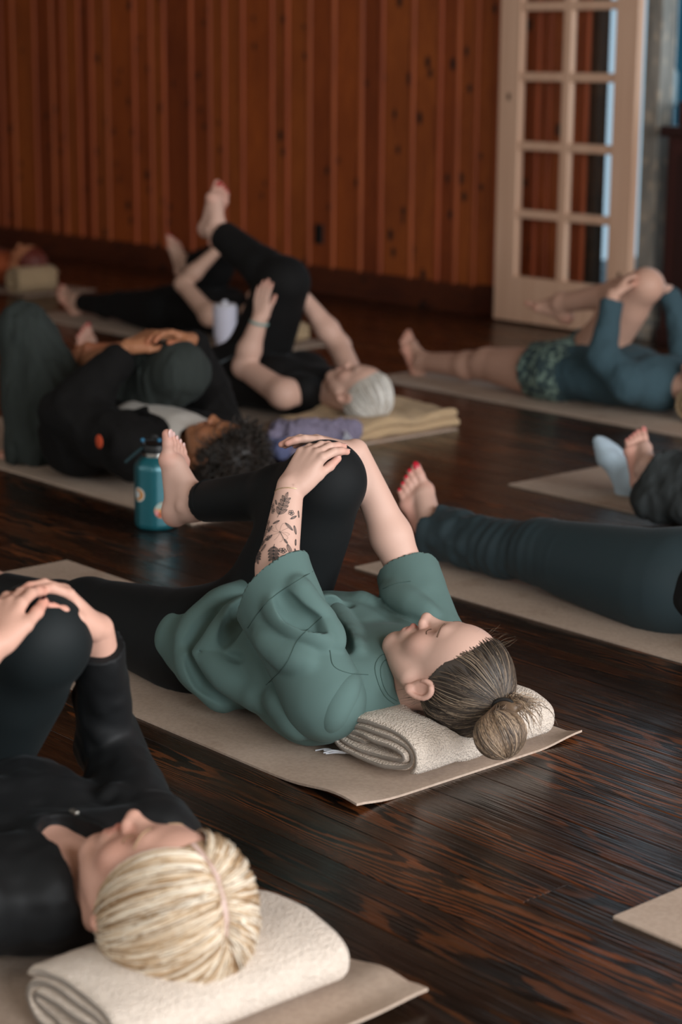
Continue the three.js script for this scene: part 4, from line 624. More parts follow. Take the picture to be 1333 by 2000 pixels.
// ===== woman in the green shirt =====
{
  const G = person('woman in a green short-sleeved shirt and black leggings hugging one knee', V(-3.1, 0.005, -2.54)), sk = FAIR;
  const pelvis = V(-3.2, 0.105, -2.54), chest = V(-2.87, 0.115, -2.54), neck = V(-2.70, 0.125, -2.535);
  const sh = [V(-2.735, 0.13, -2.70), V(-2.715, 0.135, -2.38)], el = [V(-2.885, 0.255, -2.765), V(-2.885, 0.262, -2.385)], wr = [V(-2.995, 0.522, -2.705), V(-2.950, 0.484, -2.488)];
  const hip = [V(-3.20, 0.115, -2.625), V(-3.21, 0.105, -2.455)], kn = [V(-2.990, 0.468, -2.615), V(-3.62, 0.088, -2.45)], an = [V(-3.45, 0.345, -2.62), V(-4.03, 0.06, -2.44)];
  const H = headShapes({ c: V(-2.555, 0.172, -2.55), up: V(0.93, 0.22, -0.26), fwd: V(-0.2, 0.96, -0.06), s: 1.06, skin: sk });
  const hR = handShapes({ w: wr[0], dir: V(-0.58, 0.30, 0.75), back: V(-0.05, 1, -0.2), side: -1, skin: sk, curl: [[0.22, 0.25, 0.2], [0.25, 0.28, 0.2], [0.28, 0.3, 0.2], [0.3, 0.3, 0.25]], spread: 0.03, thumb: [[0.5, 0.8, -0.2], [0.3, 0.9, -0.3], [0.1, 0.9, -0.4]] });
  const hL = handShapes({ w: wr[1], dir: V(0.12, 0.74, -0.60), back: V(0.15, 0.55, 0.8), side: 1, skin: sk, curl: [[0.6, 0.35, 0.2], [0.62, 0.35, 0.2], [0.62, 0.4, 0.25], [0.65, 0.4, 0.25]], spread: 0.03, thumb: [[0.25, 0.95, -0.3], [0.0, 1, -0.45], [-0.1, 1, -0.4]] });
  const fR = footShapes({ a: an[0], up: V(1, 0.2, -0.22), fwd: V(0.13, 1, 0.03), side: -1, skin: sk, s: 0.97 }), fL = footShapes({ a: an[1], up: V(1, 0.05, 0), fwd: V(-0.35, 0.9, 0.25), side: 1, skin: sk });
  const body = [...torsoShapes(pelvis, chest, neck, 0, Y, sk, 0.9), cap(sh[0], sh[1], 0.05, 0.05, { k: 0.04, col: sk }), cap(V(-2.72, 0.118, -2.535), H.L(0, -0.035, -0.02), 0.05, 0.048, { k: 0.03, col: sk }), ...armShapes(sh[0], el[0], wr[0], sk, 1.1), ...armShapes(sh[1], el[1], wr[1], sk, 1.08), ...legShapes(hip[0], kn[0], an[0], V(0.3, 0.9, 0), sk, 0.95), ...legShapes(hip[1], kn[1], an[1], Y, sk, 0.95), ...hR.P, ...hL.P, ...fR.P, ...fL.P, ...H.P];
  const bm = part(G, 'body', surface(body, 0.006, { fine: [boxOf([H.L(0, 0, 0)], 0.15, 0.0028), boxOf([...hR.tips, ...hL.tips].map((t) => t.p).concat(wr), 0.025, 0.0029), boxOf(fR.tips.map((t) => t.p).concat([an[0], V(-3.55, 0.28, -2.62)]), 0.035, 0.003), boxOf([lerpV(el[1], wr[1], 0.5)], 0.11, 0.003)] }), M.skin);
  nails(G, fR.tips, S('#d9b3ac'), 'toenail'); nails(G, hL.tips, S('#d8a79c'), 'fingernail');
  faceLines(G, H, [...H.P], S('#6a5041'));
  // leggings
  const bl = lin(0.0085, 0.0085, 0.0095), M1 = cloth(lin(0.0075, 0.0088, 0.0095), 0.72, 0.35), cuff = V(-3.405, 0.357, -2.62);
  const lg = [...legShapes(hip[0], kn[0], an[0], V(0.3, 0.9, 0), bl, 1, 0.006, { th: 0.104, kn: 0.069, ca: 0.052, an: 0.038, clip: [[cuff, V(-1, -0.28, 0)]] }), ...legShapes(hip[1], kn[1], an[1], Y, bl, 1, 0.004, { th: 0.10, kn: 0.062, clip: [[V(-3.97, 0, 0), V(-1, 0, 0)]] }), ell(pelvis, frame(V(1, 0, 0), Y), [0.172, 0.13, 0.112], { col: bl, k: 0.05 }), ell(V(-3.24, 0.10, -2.62), frame(V(1, 0, 0), Y), [0.085, 0.10, 0.095], { col: bl, k: 0.05 }), ell(kn[0].clone().add(V(0.012, 0.015, 0)), frame(V(1, 0.3, 0), Y), [0.06, 0.062, 0.062], { col: bl, k: 0.04 })];
  part(G, 'leggings', surface(lg, 0.005), M1, 'black leggings');
  part(G, 'cuff_seam', tube([0, 1, 2, 3, 4, 5, 6, 7].map((i) => { const a = i / 8 * 6.283; return cuff.clone().add(V(0.018, 0.005, 0)).addScaledVector(V(-0.27, 0.96, 0), Math.cos(a) * 0.0475).addScaledVector(V(0, 0, 1), Math.sin(a) * 0.0475); }), 0.0018, 48, 5, true), M1);
  // shirt: a boxy heavy cotton tee
  const g = lin(0.11, 0.2, 0.185), MS = cloth(lin(0.100, 0.163, 0.152), 0.9, 0.5), hem = [[V(-3.165, 0.1, 0), V(-1, 0.12, 0.08)]];
  const A = V(-2.735, 0.115, -2.54), B = V(-3.2, 0.118, -2.54), slE = V(-2.885, 0.296, -2.385), slD = slE.clone().sub(sh[1]).normalize(), srE = V(-2.895, 0.268, -2.77), srD = srE.clone().sub(sh[0]).normalize();
  const f = (a, b, r, k = 0.03, o = {}) => cap(V(...a), V(...b), r, o.rb ?? r, { k, ...o });
  const ft = (px, r, k, z, o) => { const out = []; for (let i = 0; i + 1 < px.length; i++) out.push(cap(atZ(px[i][0], px[i][1], px[i][2]), atZ(px[i + 1][0], px[i + 1][1], px[i + 1][2]), r, r, { k, ...o })); return out; };
  const base = [
    slab(A, B, Y, 0.172, 0.20, 0.098, 0.110, { k: 0.03, clip: hem }), ell(V(-2.92, 0.155, -2.47), frame(V(1, 0, 0), Y), [0.085, 0.10, 0.072], { k: 0.06 }), ell(V(-2.92, 0.155, -2.62), frame(V(1, 0, 0), Y), [0.085, 0.10, 0.072], { k: 0.06 }),
    cap(sh[0], sh[1], 0.072, 0.070, { k: 0.05 }), cap(V(-2.70, 0.125, -2.585), V(-2.70, 0.125, -2.485), 0.058, 0.058, { k: 0.04 }), ell(V(-2.80, 0.085, -2.385), frame(V(1, 0, 0), Y), [0.055, 0.13, 0.075], { k: 0.05 }),
    ell(V(-3.06, 0.10, -2.40), frame(V(1, 0, 0), Y), [0.08, 0.12, 0.085], { k: 0.05, clip: hem }),
    cap(sh[0], srE.clone().addScaledVector(srD, 0.03), 0.074, 0.068, { k: 0.04, clip: [[srE, srD]] }),
  ];
  const ridge = creases(base, [ // cloth gathered at the waist and across the chest
    { px: [[352, 1262], [372, 1215], [420, 1172], [480, 1150], [545, 1143]], r: 0.016, k: 0.03 }, { px: [[372, 1300], [418, 1250], [450, 1200], [500, 1165]], r: 0.013, k: 0.03 }, { px: [[368, 1272], [396, 1228], [438, 1186]], r: 0.012, k: 0.02, cut: true }, { px: [[440, 1252], [470, 1200], [505, 1172]], r: 0.012, k: 0.022, cut: true },
    { px: [[352, 1275], [372, 1320], [420, 1370], [480, 1400]], r: 0.012, k: 0.03 }, { px: [[375, 1285], [400, 1330], [455, 1375]], r: 0.009, k: 0.02, cut: true }, { px: [[392, 1276], [430, 1294], [475, 1284]], r: 0.008, k: 0.018, cut: true }, { px: [[405, 1290], [450, 1330], [520, 1385]], r: 0.012, k: 0.035 },
    { px: [[620, 1176], [650, 1180], [680, 1228], [706, 1275]], r: 0.013, k: 0.025 }, { px: [[636, 1205], [660, 1244], [677, 1272]], r: 0.012, k: 0.018, cut: true }, { px: [[600, 1195], [640, 1185], [690, 1180]], r: 0.008, k: 0.02, cut: true }, { px: [[740, 1160], [788, 1190], [830, 1218]], r: 0.008, k: 0.018, cut: true }, { px: [[755, 1150], [805, 1178], [850, 1200]], r: 0.010, k: 0.03 },
    { px: [[582, 1352], [604, 1400], [628, 1434]], r: 0.010, k: 0.02, cut: true }, { px: [[530, 1362], [566, 1405], [590, 1432]], r: 0.012, k: 0.035 }, { px: [[690, 1330], [655, 1380], [640, 1425]], r: 0.011, k: 0.035 }, { px: [[560, 1162], [610, 1150], [680, 1160], [730, 1180]], r: 0.008, k: 0.03 },
  ]);
  const holes = [cap(srE.clone().addScaledVector(srD, 0.035), srE.clone().addScaledVector(srD, 0.12), 0.052, 0.056, { k: 0.004, sub: true }), cap(V(-2.70, 0.135, -2.54), H.L(0, -0.02, -0.012), 0.052, 0.056, { k: 0.006, sub: true })];
  const st = [...base, ...ridge, ...holes];
  const slW = V(-slD.y, slD.x, 0).normalize(), S0 = sh[1].clone().add(V(0.005, -0.012, 0.006)), S1 = slE.clone().addScaledVector(slD, 0.03).addScaledVector(slW, -0.012);   // the wide flat sleeve on the near side
  const slv = [slab(S0, S1, V(0, 0, 1), 0.080, 0.112, 0.070, 0.078, { k: 0.02, clip: [[slE, slD.clone().addScaledVector(slW, 0.12)]] }), ell(S0, frame(V(1, 0, 0), Y), [0.074, 0.075, 0.078], { k: 0.04 }),
    cap(slE.clone().addScaledVector(slD, 0.066), slE.clone().addScaledVector(slD, 0.14), 0.078, 0.085, { k: 0.004, sub: true })];
  slv.push(...creases(slv.slice(0, 2), [{ px: [[655, 1215], [610, 1180], [575, 1130]], r: 0.009, k: 0.03 }, { px: [[640, 1250], [580, 1225], [520, 1180]], r: 0.010, k: 0.035 }, { px: [[625, 1235], [575, 1200], [545, 1160]], r: 0.008, k: 0.025, cut: true }, { px: [[600, 1290], [550, 1280], [495, 1235]], r: 0.009, k: 0.035 }, { px: [[640, 1215], [655, 1235], [662, 1262]], r: 0.010, k: 0.025 }]));
  const wr2 = { amp: 0.005, f: (x, y, z) => 0.0030 * noise3(x * 13 + y * 6, y * 12, z * 9) + 0.0012 * noise3(x * 30, y * 26 + z * 8, z * 22) };
  part(G, 'shirt', surface(st, 0.0045, { noise: wr2 }), MS, 'muted green cotton shirt');
  part(G, 'sleeve', surface(slv, 0.0045, { noise: wr2 }), MS, 'wide short sleeve');
  // seams found on the shirt's own surface
  const sf = (x, y, z) => Math.min(field(st, x, y, z), field(slv, x, y, z)) + wr2.f(x, y, z);
  const seam = (px0, r = 0.0008) => { const pts = [], px = new THREE.CatmullRomCurve3(px0.map((q) => V(q[0], q[1], 0))).getPoints(14).map((q) => [q.x, q.y]); for (let i = 0; i < px.length - 1; i++) for (let k = 0; k < 2; k++) { const u = mix(px[i][0], px[i + 1][0], k / 2), v = mix(px[i][1], px[i + 1][1], k / 2), d = ray(u, v), p = EYE.clone().addScaledVector(d, 3.2); let ok = false; for (let q = 0; q < 90; q++) { const e = sf(p.x, p.y, p.z); if (e < 0.0004) { ok = true; break; } p.addScaledVector(d, Math.max(0.0004, e * 0.8)); } if (ok) pts.push(p.addScaledVector(d, -0.0003)); } if (pts.length > 3) part(G, 'seam', tube(pts, r, pts.length * 2, 4), MSd); };
  const MSd = cloth(lin(0.055, 0.095, 0.085), 0.9, 0.2);
  seam([[520, 1338], [560, 1295], [582, 1250], [610, 1222], [632, 1202]]); seam([[645, 1270], [652, 1300], [680, 1314], [725, 1318]]); seam([[690, 1112], [640, 1106], [575, 1138], [520, 1178], [478, 1235]]); seam([[748, 1150], [775, 1140], [805, 1135]]); seam([[760, 1276], [745, 1280], [733, 1300], [738, 1330], [752, 1360], [775, 1378]]); seam([[762, 1288], [752, 1290], [744, 1305], [748, 1335], [760, 1358], [780, 1372]]);
  // bracelet
  { const d = wr[1].clone().sub(el[1]).normalize(), F = frame(d, V(1, 0, 0)), c = wr[1].clone().addScaledVector(d, -0.012), pts = []; for (let i = 0; i < 16; i++) { const a = i / 16 * 6.283; pts.push(c.clone().addScaledVector(F[0], Math.cos(a) * 0.0292).addScaledVector(F[2], Math.sin(a) * 0.0292).addScaledVector(d, 0.004 * Math.sin(a))); } const b = part(G, 'bracelet', tube(pts, 0.0009, 48, 5, true), mat({ color: S('#d8c79a'), metalness: 0.9, roughness: 0.3 }), 'thin chain bracelet'); const q = c.clone().addScaledVector(V(0.55, 0, 0.6).normalize(), 0.0295); part(b, 'charm', new THREE.SphereGeometry(0.0022, 10, 8).translate(q.x, q.y, q.z), mat({ color: S('#f4f1ea'), metalness: 0.6, roughness: 0.2 })); }
  { // tattoo: ink drawn on a patch wrapped round the forearm
    const cv = document.createElement('canvas'); cv.width = 512; cv.height = 768; const c = cv.getContext('2d'); c.clearRect(0, 0, 512, 768); c.strokeStyle = 'rgba(52,50,50,1)'; c.fillStyle = 'rgba(90,92,90,0.16)'; c.lineWidth = 3.6; c.lineCap = 'round';
    const leaf = (x, y, a, l, w) => { c.save(); c.translate(x, y); c.rotate(a); c.beginPath(); c.moveTo(0, 0); c.bezierCurveTo(l * 0.3, -w, l * 0.75, -w * 0.8, l, 0); c.bezierCurveTo(l * 0.75, w * 0.8, l * 0.3, w, 0, 0); c.fill(); c.stroke(); c.beginPath(); c.moveTo(0, 0); c.lineTo(l * 0.92, 0); c.stroke(); c.restore(); };
    const sprig = (x, y, a, n, len, ll, w) => { c.save(); c.translate(x, y); c.rotate(a); c.beginPath(); c.moveTo(0, 0); c.quadraticCurveTo(len * 0.5, 8, len, 0); c.stroke(); for (let i = 0; i < n; i++) { const t = (i + 0.7) / n * len; leaf(t, 3, 0.65, ll * (1 - 0.25 * i / n), w); leaf(t, 3, -0.65, ll * (1 - 0.25 * i / n), w); } leaf(len, 0, 0, ll, w); c.restore(); };
    const flower = (x, y, r) => { for (let i = 0; i < 5; i++) { const a = i * 1.2566; c.beginPath(); c.arc(x + Math.cos(a) * r, y + Math.sin(a) * r, r * 0.72, 0, 6.3); c.stroke(); } c.beginPath(); c.arc(x, y, r * 0.3, 0, 6.3); c.stroke(); };
    sprig(215, 300, -1.35, 4, 170, 84, 19); flower(120, 190, 17); flower(150, 235, 15); flower(110, 350, 17); flower(130, 410, 19); flower(95, 455, 16);
    c.lineWidth = 2; c.strokeStyle = 'rgba(80,74,72,0.75)'; for (let i = 0; i < 9; i++) { const a = i * 0.72 + 0.2; c.beginPath(); c.moveTo(260, 440); c.bezierCurveTo(260 + Math.cos(a) * 60, 440 + Math.sin(a) * 40, 260 + Math.cos(a + 0.3) * 100, 440 + Math.sin(a + 0.3) * 96, 260 + Math.cos(a + 0.5) * 64, 440 + Math.sin(a + 0.5) * 92); c.stroke(); }
    c.lineWidth = 4; c.strokeStyle = 'rgba(52,50,50,1)'; c.beginPath(); c.moveTo(255, 430); c.lineTo(300, 500); c.stroke(); leaf(300, 498, 0.9, 46, 10); leaf(290, 345, 0.65, 90, 15); leaf(370, 350, 1.2, 80, 15); leaf(330, 540, 1.2, 96, 21); leaf(110, 520, 1.7, 80, 30); leaf(140, 500, 2.1, 70, 20); leaf(85, 500, 1.3, 70, 20);
    sprig(235, 560, 1.45, 4, 130, 62, 12); flower(330, 240, 15); flower(300, 610, 15); leaf(200, 470, 2.3, 70, 15); leaf(180, 380, 2.0, 66, 14); leaf(330, 300, -0.7, 70, 13); leaf(240, 330, 2.6, 64, 12); sprig(350, 640, 1.2, 3, 80, 50, 10); leaf(160, 560, 1.9, 74, 16); flower(160, 500, 14); leaf(400, 200, 1.3, 64, 11); leaf(150, 130, 1.0, 56, 11); sprig(95, 600, 1.3, 3, 90, 62, 12); leaf(395, 560, 1.4, 60, 9); leaf(400, 470, 1.5, 60, 9);
    const tx = new THREE.CanvasTexture(cv); tx.colorSpace = THREE.SRGBColorSpace;
    const d = wr[1].clone().sub(el[1]).normalize(), F = frame(d, V(0.62, 0, 0.78)), p = [], u = [], ix = [], NA = 28, NB = 40;   // F[2] points to the outer side of the arm
    for (let j = 0; j <= NB; j++) for (let i = 0; i <= NA; i++) { const t = mix(0.30, 0.97, j / NB), a = mix(-1.75, 1.75, i / NA), c0 = lerpV(el[1], wr[1], t), dir = F[2].clone().multiplyScalar(Math.cos(a)).addScaledVector(F[0], Math.sin(a)); let r = 0.06; for (let q = 0; q < 30; q++) { const s = c0.clone().addScaledVector(dir, r), e = field(body, s.x, s.y, s.z); r -= e * 0.9; if (Math.abs(e) < 0.0001) break; } const s = c0.clone().addScaledVector(dir, r + 0.0006); p.push(s.x, s.y, s.z); u.push(i / NA, j / NB); }
    for (let j = 0; j < NB; j++) for (let i = 0; i < NA; i++) { const a = j * (NA + 1) + i, b = a + 1, e = a + NA + 1; ix.push(a, b, e, b, e + 1, e); }
    const tg = new THREE.BufferGeometry(); tg.setAttribute('position', new THREE.Float32BufferAttribute(p, 3)); tg.setAttribute('uv', new THREE.Float32BufferAttribute(u, 2)); tg.setIndex(ix); tg.computeVertexNormals();
    part(G, 'tattoo', tg, new THREE.MeshStandardMaterial({ map: tx, transparent: true, roughness: 0.55, side: THREE.DoubleSide, polygonOffset: true, polygonOffsetFactor: -2 }), 'fine line botanical tattoo on the forearm');
  }
  // hair drawn back to a looped bun
  const dk = lin(0.045, 0.033, 0.025), tones = [lin(0.05, 0.036, 0.027), lin(0.075, 0.055, 0.04), lin(0.035, 0.027, 0.022), lin(0.17, 0.12, 0.08), lin(0.28, 0.21, 0.145), lin(0.10, 0.07, 0.05)];
  const hc = part(G, 'hair', surface(hairCap(H, dk, 0.004, [], 0.007), 0.004), M.hair, 'brown hair with blonde streaks drawn back');
  const tieD = V(0.22, 0.88, -0.44).normalize(), tie = scalp(H, tieD, 1.16), list = [];
  for (let i = 0; i < 2600; i++) { let d; do d = rdir(); while (!inHair(d, rr(-0.004, 0.004))); const cl = noise3(d.x * 5, d.y * 5, d.z * 5), k0 = 1.075 + rr(0, 0.03), pts = [], lat = cl * 0.35 + rr(-0.06, 0.06); for (let j = 0; j <= 9; j++) { const t = j / 9, q = slerpV(d, tieD, t); const tw = Math.sin(t * Math.PI) * lat; q.add(V(tw * q.z, 0.0, -tw * q.x)).normalize(); pts.push(scalp(H, q, mix(1.0 + (k0 - 1.0) * sstep(-0.05, 0.3, t) + 0.015 * Math.sin(t * 3.1), 1.13, t * t))); } list.push({ pts, r: rr(0.0006, 0.0011), c: tones[Math.floor(Math.pow(clamp(rnd() * 0.5 + 0.5 * (noise3(d.x * 8 + 5, d.y * 8, d.z * 8) * 0.9 + 0.5), 0, 0.999), 1.3) * 6)], taper: 0.8 }); }
  for (let i = 0; i < 18; i++) { const d = V(rr(-0.5, 0.3), rr(0.4, 0.8), rr(0.45, 0.8)).normalize(), a = scalp(H, d, 1.07), o = a.clone().sub(H.L(0, 0.035, -0.012)).normalize(); list.push({ pts: [a, a.clone().addScaledVector(o, 0.012).add(V(0.006, 0, 0)), a.clone().addScaledVector(o, 0.02).add(V(rr(0.01, 0.03), rr(-0.005, 0.01), rr(-0.01, 0.01)))], r: 0.00025, c: tones[4], taper: 0.4 }); }
  for (let i = 0; i < 16; i++) { const d = V(rr(0.55, 0.95), rr(-0.75, -0.3), rr(-0.35, -0.05)).normalize(), a = scalp(H, d, 1.03), b = a.clone().add(V(-0.03, -0.012, 0.01)).add(V(rr(-0.02, 0), rr(-0.01, 0.004), rr(-0.01, 0.012))); list.push({ pts: [a, lerpV(a, b, 0.5).add(V(0, 0.004, 0.004)), b], r: 0.0004, c: tones[i % 3] }); }
  part(hc, 'strands', strandGeo(list), M.hair);
  const bunC = V(-2.345, 0.122, -2.482), bl2 = [], ba = frame(V(0.45, -0.75, 0.1), V(1, 0, 0.6));
  const bunP = [ell(bunC, ba, [0.043, 0.041, 0.036], { col: lin(0.16, 0.105, 0.065), k: 0.01 }), cap(tie, bunC, 0.017, 0.03, { col: lin(0.14, 0.09, 0.055), k: 0.02 }), cap(tie, V(-2.385, 0.148, -2.57), 0.012, 0.010, { col: lin(0.16, 0.1, 0.06), k: 0.015 })];
  const bun = part(G, 'bun', surface(bunP, 0.004), M.hair, 'looped bun of lighter brown hair');
  const bt = [lin(0.3, 0.2, 0.125), lin(0.2, 0.13, 0.08), lin(0.12, 0.085, 0.06), lin(0.42, 0.3, 0.2), lin(0.09, 0.065, 0.05)];
  for (let i = 0; i < 700; i++) { const w = rr(0, 6.283), pts = [], end = rr(2.2, 3.0), dt = 0.5 + rr(-0.35, 0.35); for (let j = 0; j <= 10; j++) { const t = j / 10, th = mix(0.15, end, t), q = V(Math.sin(th) * Math.cos(w + dt * t), -Math.cos(th), Math.sin(th) * Math.sin(w + dt * t)); const lk = Math.floor((w + 0.7 * dt * t) * 2.2), lo = 0.94 + 0.16 * hash3(lk, 5, 3); q.multiplyScalar(mix(1, lo, Math.sin(Math.min(1, t * 1.15) * Math.PI))); const p = bunC.clone().addScaledVector(ba[0], q.x * 0.0475).addScaledVector(ba[1], q.y * 0.0455).addScaledVector(ba[2], q.z * 0.0395); if (j === 0) p.copy(tie.clone().add(V(rr(-0.01, 0.01), rr(-0.01, 0.01), rr(-0.01, 0.01)))); pts.push(p); } bl2.push({ pts, r: rr(0.0005, 0.001), c: bt[Math.floor((rnd() * 0.55 + 0.45 * hash3(Math.floor(w * 2.2), 9, 1)) * 5)], taper: 0.8 }); }
  for (let i = 0; i < 260; i++) { const e = V(-2.39 + rr(-0.02, 0.025), 0.146 + rr(-0.016, 0.014), -2.58 + rr(-0.04, 0.02)), m = lerpV(tie, e, 0.5).add(V(rr(-0.006, 0.012), rr(0.0, 0.02), 0)), e2 = e.clone().add(V(rr(0.0, 0.045), -rr(0.01, 0.05), rr(-0.015, 0.015))); bl2.push({ pts: [tie.clone().add(V(rr(-0.008, 0.008), rr(-0.008, 0.008), 0)), m, e, ...(i % 7 ? [] : [lerpV(e, e2, 0.5).add(V(0.006, 0.004, 0)), e2])], r: rr(0.0006, 0.0013), c: bt[Math.floor(rnd() * 4)], taper: 0.5 }); }
  part(bun, 'strands', strandGeo(bl2), M.hair);
  { const d = bunC.clone().sub(tie).normalize(), F = frame(d, Y), pts = []; for (let i = 0; i < 12; i++) { const a = i / 12 * 6.283; pts.push(tie.clone().addScaledVector(d, 0.012).addScaledVector(F[0], Math.cos(a) * 0.022).addScaledVector(F[2], Math.sin(a) * 0.022)); } part(G, 'hair_tie', tube(pts, 0.0035, 36, 6, true), mat({ color: S('#15110e'), roughness: 0.8 })); }
}
// ===== blonde woman in black in the foreground =====
{
  const G = person('blonde woman in a black zip jacket lying with hands clasped over one knee', V(-2.7, 0.005, -1.515)), sk = lin(0.63, 0.36, 0.275);
  const pelvis = V(-2.82, 0.11, -1.515), chest = V(-2.48, 0.12, -1.515), neck = V(-2.30, 0.125, -1.515);
  const sh = [V(-2.315, 0.13, -1.685), V(-2.315, 0.13, -1.345)], el = [V(-2.575, 0.205, -1.775), V(-2.52, 0.25, -1.315)], wr = [V(-2.475, 0.445, -1.690), V(-2.425, 0.472, -1.462)];
  const hip = [V(-2.83, 0.11, -1.60), V(-2.83, 0.105, -1.43)], kn = [V(-2.515, 0.435, -1.600), V(-3.24, 0.09, -1.43)], an = [V(-2.97, 0.31, -1.6), V(-3.62, 0.06, -1.42)];
  const H = headShapes({ c: V(-2.105, 0.160, -1.53), up: V(0.94, 0.25, -0.14), fwd: V(-0.2, 0.96, -0.08), s: 1.1, skin: sk });
  const hR = handShapes({ w: wr[0], dir: V(-0.25, 0.75, 0.55), back: V(0.25, 0.55, -0.8), side: -1, skin: sk, curl: [[0.45, 0.5, 0.3], [0.5, 0.5, 0.3], [0.5, 0.55, 0.3], [0.55, 0.55, 0.3]], thumb: [[0.5, 0.8, -0.2], [0.3, 0.9, -0.3], [0.1, 0.9, -0.4]] });
  const hL = handShapes({ w: wr[1], dir: V(-0.52, 0.52, -0.66), back: V(0.1, 0.9, 0.5), side: 1, skin: sk, curl: [[0.35, 0.3, 0.2], [0.4, 0.35, 0.25], [0.4, 0.4, 0.3], [0.45, 0.4, 0.3]], thumb: [[0.55, 0.8, -0.1], [0.2, 0.95, -0.2], [0.05, 1, -0.2]] });
  const fR = footShapes({ a: an[0], up: V(1, 0.25, 0), fwd: V(0.1, 1, 0), side: -1, skin: sk }), fL = footShapes({ a: an[1], up: V(1, 0.05, 0), fwd: V(-0.3, 0.9, 0.25), side: 1, skin: sk });
  const body = [...torsoShapes(pelvis, chest, neck, 0, Y, sk, 0.9), cap(sh[0], sh[1], 0.05, 0.05, { k: 0.04, col: sk }), cap(V(-2.31, 0.12, -1.515), H.L(0, -0.04, -0.02), 0.053, 0.05, { k: 0.03, col: sk }), ...armShapes(sh[0], el[0], wr[0], sk), ...armShapes(sh[1], el[1], wr[1], sk), ...legShapes(hip[0], kn[0], an[0], V(0.3, 0.9, 0), sk, 0.9), ...legShapes(hip[1], kn[1], an[1], Y, sk, 0.9), ...hR.P, ...hL.P, ...fR.P, ...fL.P, ...H.P];
  part(G, 'body', surface(body, 0.007, { fine: [boxOf([H.L(0, 0, 0)], 0.15, 0.003), boxOf([...hR.tips, ...hL.tips].map((t) => t.p).concat(wr), 0.025, 0.0028)] }), M.skin);
  nails(G, [...hL.tips, ...hR.tips], S('#3d0d12'), 'fingernail'); faceLines(G, H, H.P, S('#a88a6c'));
  const bl = lin(0.01, 0.011, 0.012);
  part(G, 'leggings', surface([...legShapes(hip[0], kn[0], an[0], V(0.3, 0.9, 0), bl, 1, 0.006, { th: 0.104, kn: 0.07, clip: [[V(-2.93, 0, 0), V(-1, 0, 0)]] }), ...legShapes(hip[1], kn[1], an[1], Y, bl, 1, 0.005, { th: 0.10, clip: [[V(-3.55, 0, 0), V(-1, 0, 0)]] }), ell(pelvis, frame(V(1, 0, 0), Y), [0.172, 0.13, 0.11], { col: bl, k: 0.05 }), ell(kn[0].clone().add(V(0.012, 0.015, 0)), frame(V(1, 0.3, 0), Y), [0.062, 0.064, 0.064], { col: bl, k: 0.04 })], 0.006), cloth(lin(0.0085, 0.012, 0.013), 0.62, 0.4), 'dark leggings');
  // jacket
  const MJ = cloth(lin(0.0095, 0.0102, 0.011), 0.55, 0.3), A = V(-2.32, 0.112, -1.515), B = V(-2.86, 0.115, -1.515), f = (a, b, r, k = 0.03, o = {}) => cap(V(...a), V(...b), r, r, { k, ...o });
  const cuffR = lerpV(el[0], wr[0], 0.86), dR = wr[0].clone().sub(el[0]), cuffL = lerpV(el[1], wr[1], 0.86), dL = wr[1].clone().sub(el[1]);
  const jk = [slab(A, B, Y, 0.165, 0.185, 0.096, 0.108, { k: 0.03, clip: [[V(-2.84, 0, 0), V(-1, 0, 0)]] }), ell(V(-2.52, 0.155, -1.44), frame(V(1, 0, 0), Y), [0.085, 0.10, 0.075], { k: 0.06 }), ell(V(-2.52, 0.155, -1.59), frame(V(1, 0, 0), Y), [0.085, 0.10, 0.075], { k: 0.06 }), cap(sh[0], sh[1], 0.066, 0.066, { k: 0.05 }), cap(V(-2.275, 0.125, -1.565), V(-2.275, 0.125, -1.465), 0.062, 0.062, { k: 0.04 }),
    cap(sh[0], el[0], 0.062, 0.05, { k: 0.04 }), cap(el[0], lerpV(cuffR, wr[0], 0.4), 0.05, 0.040, { k: 0.03, clip: [[cuffR, dR]] }), cap(sh[1], el[1], 0.062, 0.05, { k: 0.04 }), cap(el[1], lerpV(cuffL, wr[1], 0.4), 0.05, 0.040, { k: 0.03, clip: [[cuffL, dL]] }),
    ...[0, 0.05, 0.1, 0.16].map((t, i) => f([el[0].x + 0.05 - t * 0.5 + 0.02 * (i % 2), el[0].y + 0.045 + t * 0.35, el[0].z + 0.05], [el[0].x - 0.05 + 0.01 * i, el[0].y + 0.02 + t * 0.8, el[0].z + 0.01], 0.008, 0.025)),
    f([-2.33, 0.19, -1.43], [-2.42, 0.21, -1.36], 0.012), f([-2.30, 0.14, -1.375], [-2.38, 0.05, -1.34], 0.012), f([-2.36, 0.17, -1.35], [-2.42, 0.06, -1.335], 0.010), f([-2.345, 0.155, -1.33], [-2.41, 0.14, -1.31], 0.008, 0.02, { sub: true }), f([-2.40, 0.20, -1.66], [-2.34, 0.17, -1.70], 0.010),
    cap(V(-2.33, 0.20, -1.515), H.L(0, -0.03, 0.03), 0.034, 0.062, { k: 0.01, sub: true }), cap(V(-2.30, 0.135, -1.515), H.L(0, -0.02, -0.01), 0.054, 0.058, { k: 0.01, sub: true })];
  const jn = { amp: 0.007, f: (x, y, z) => 0.0045 * noise3(x * 20 + z * 12, y * 16, z * 14 - x * 6) + 0.002 * noise3(x * 44, y * 40, z * 34) };
  part(G, 'jacket', surface(jk, 0.006, { noise: jn }), MJ, 'black stretch jacket with raised collar');
  { const c = drape(jk, [[143, 1588], [145, 1590], [146, 1592]], 1.8)[0], z = part(G, 'zip_pull', box(c.x - 0.006, c.x + 0.012, c.y, c.y + 0.006, c.z - 0.004, c.z + 0.004, 0.002), mat({ color: S('#a8a49c'), metalness: 0.9, roughness: 0.35 })); }
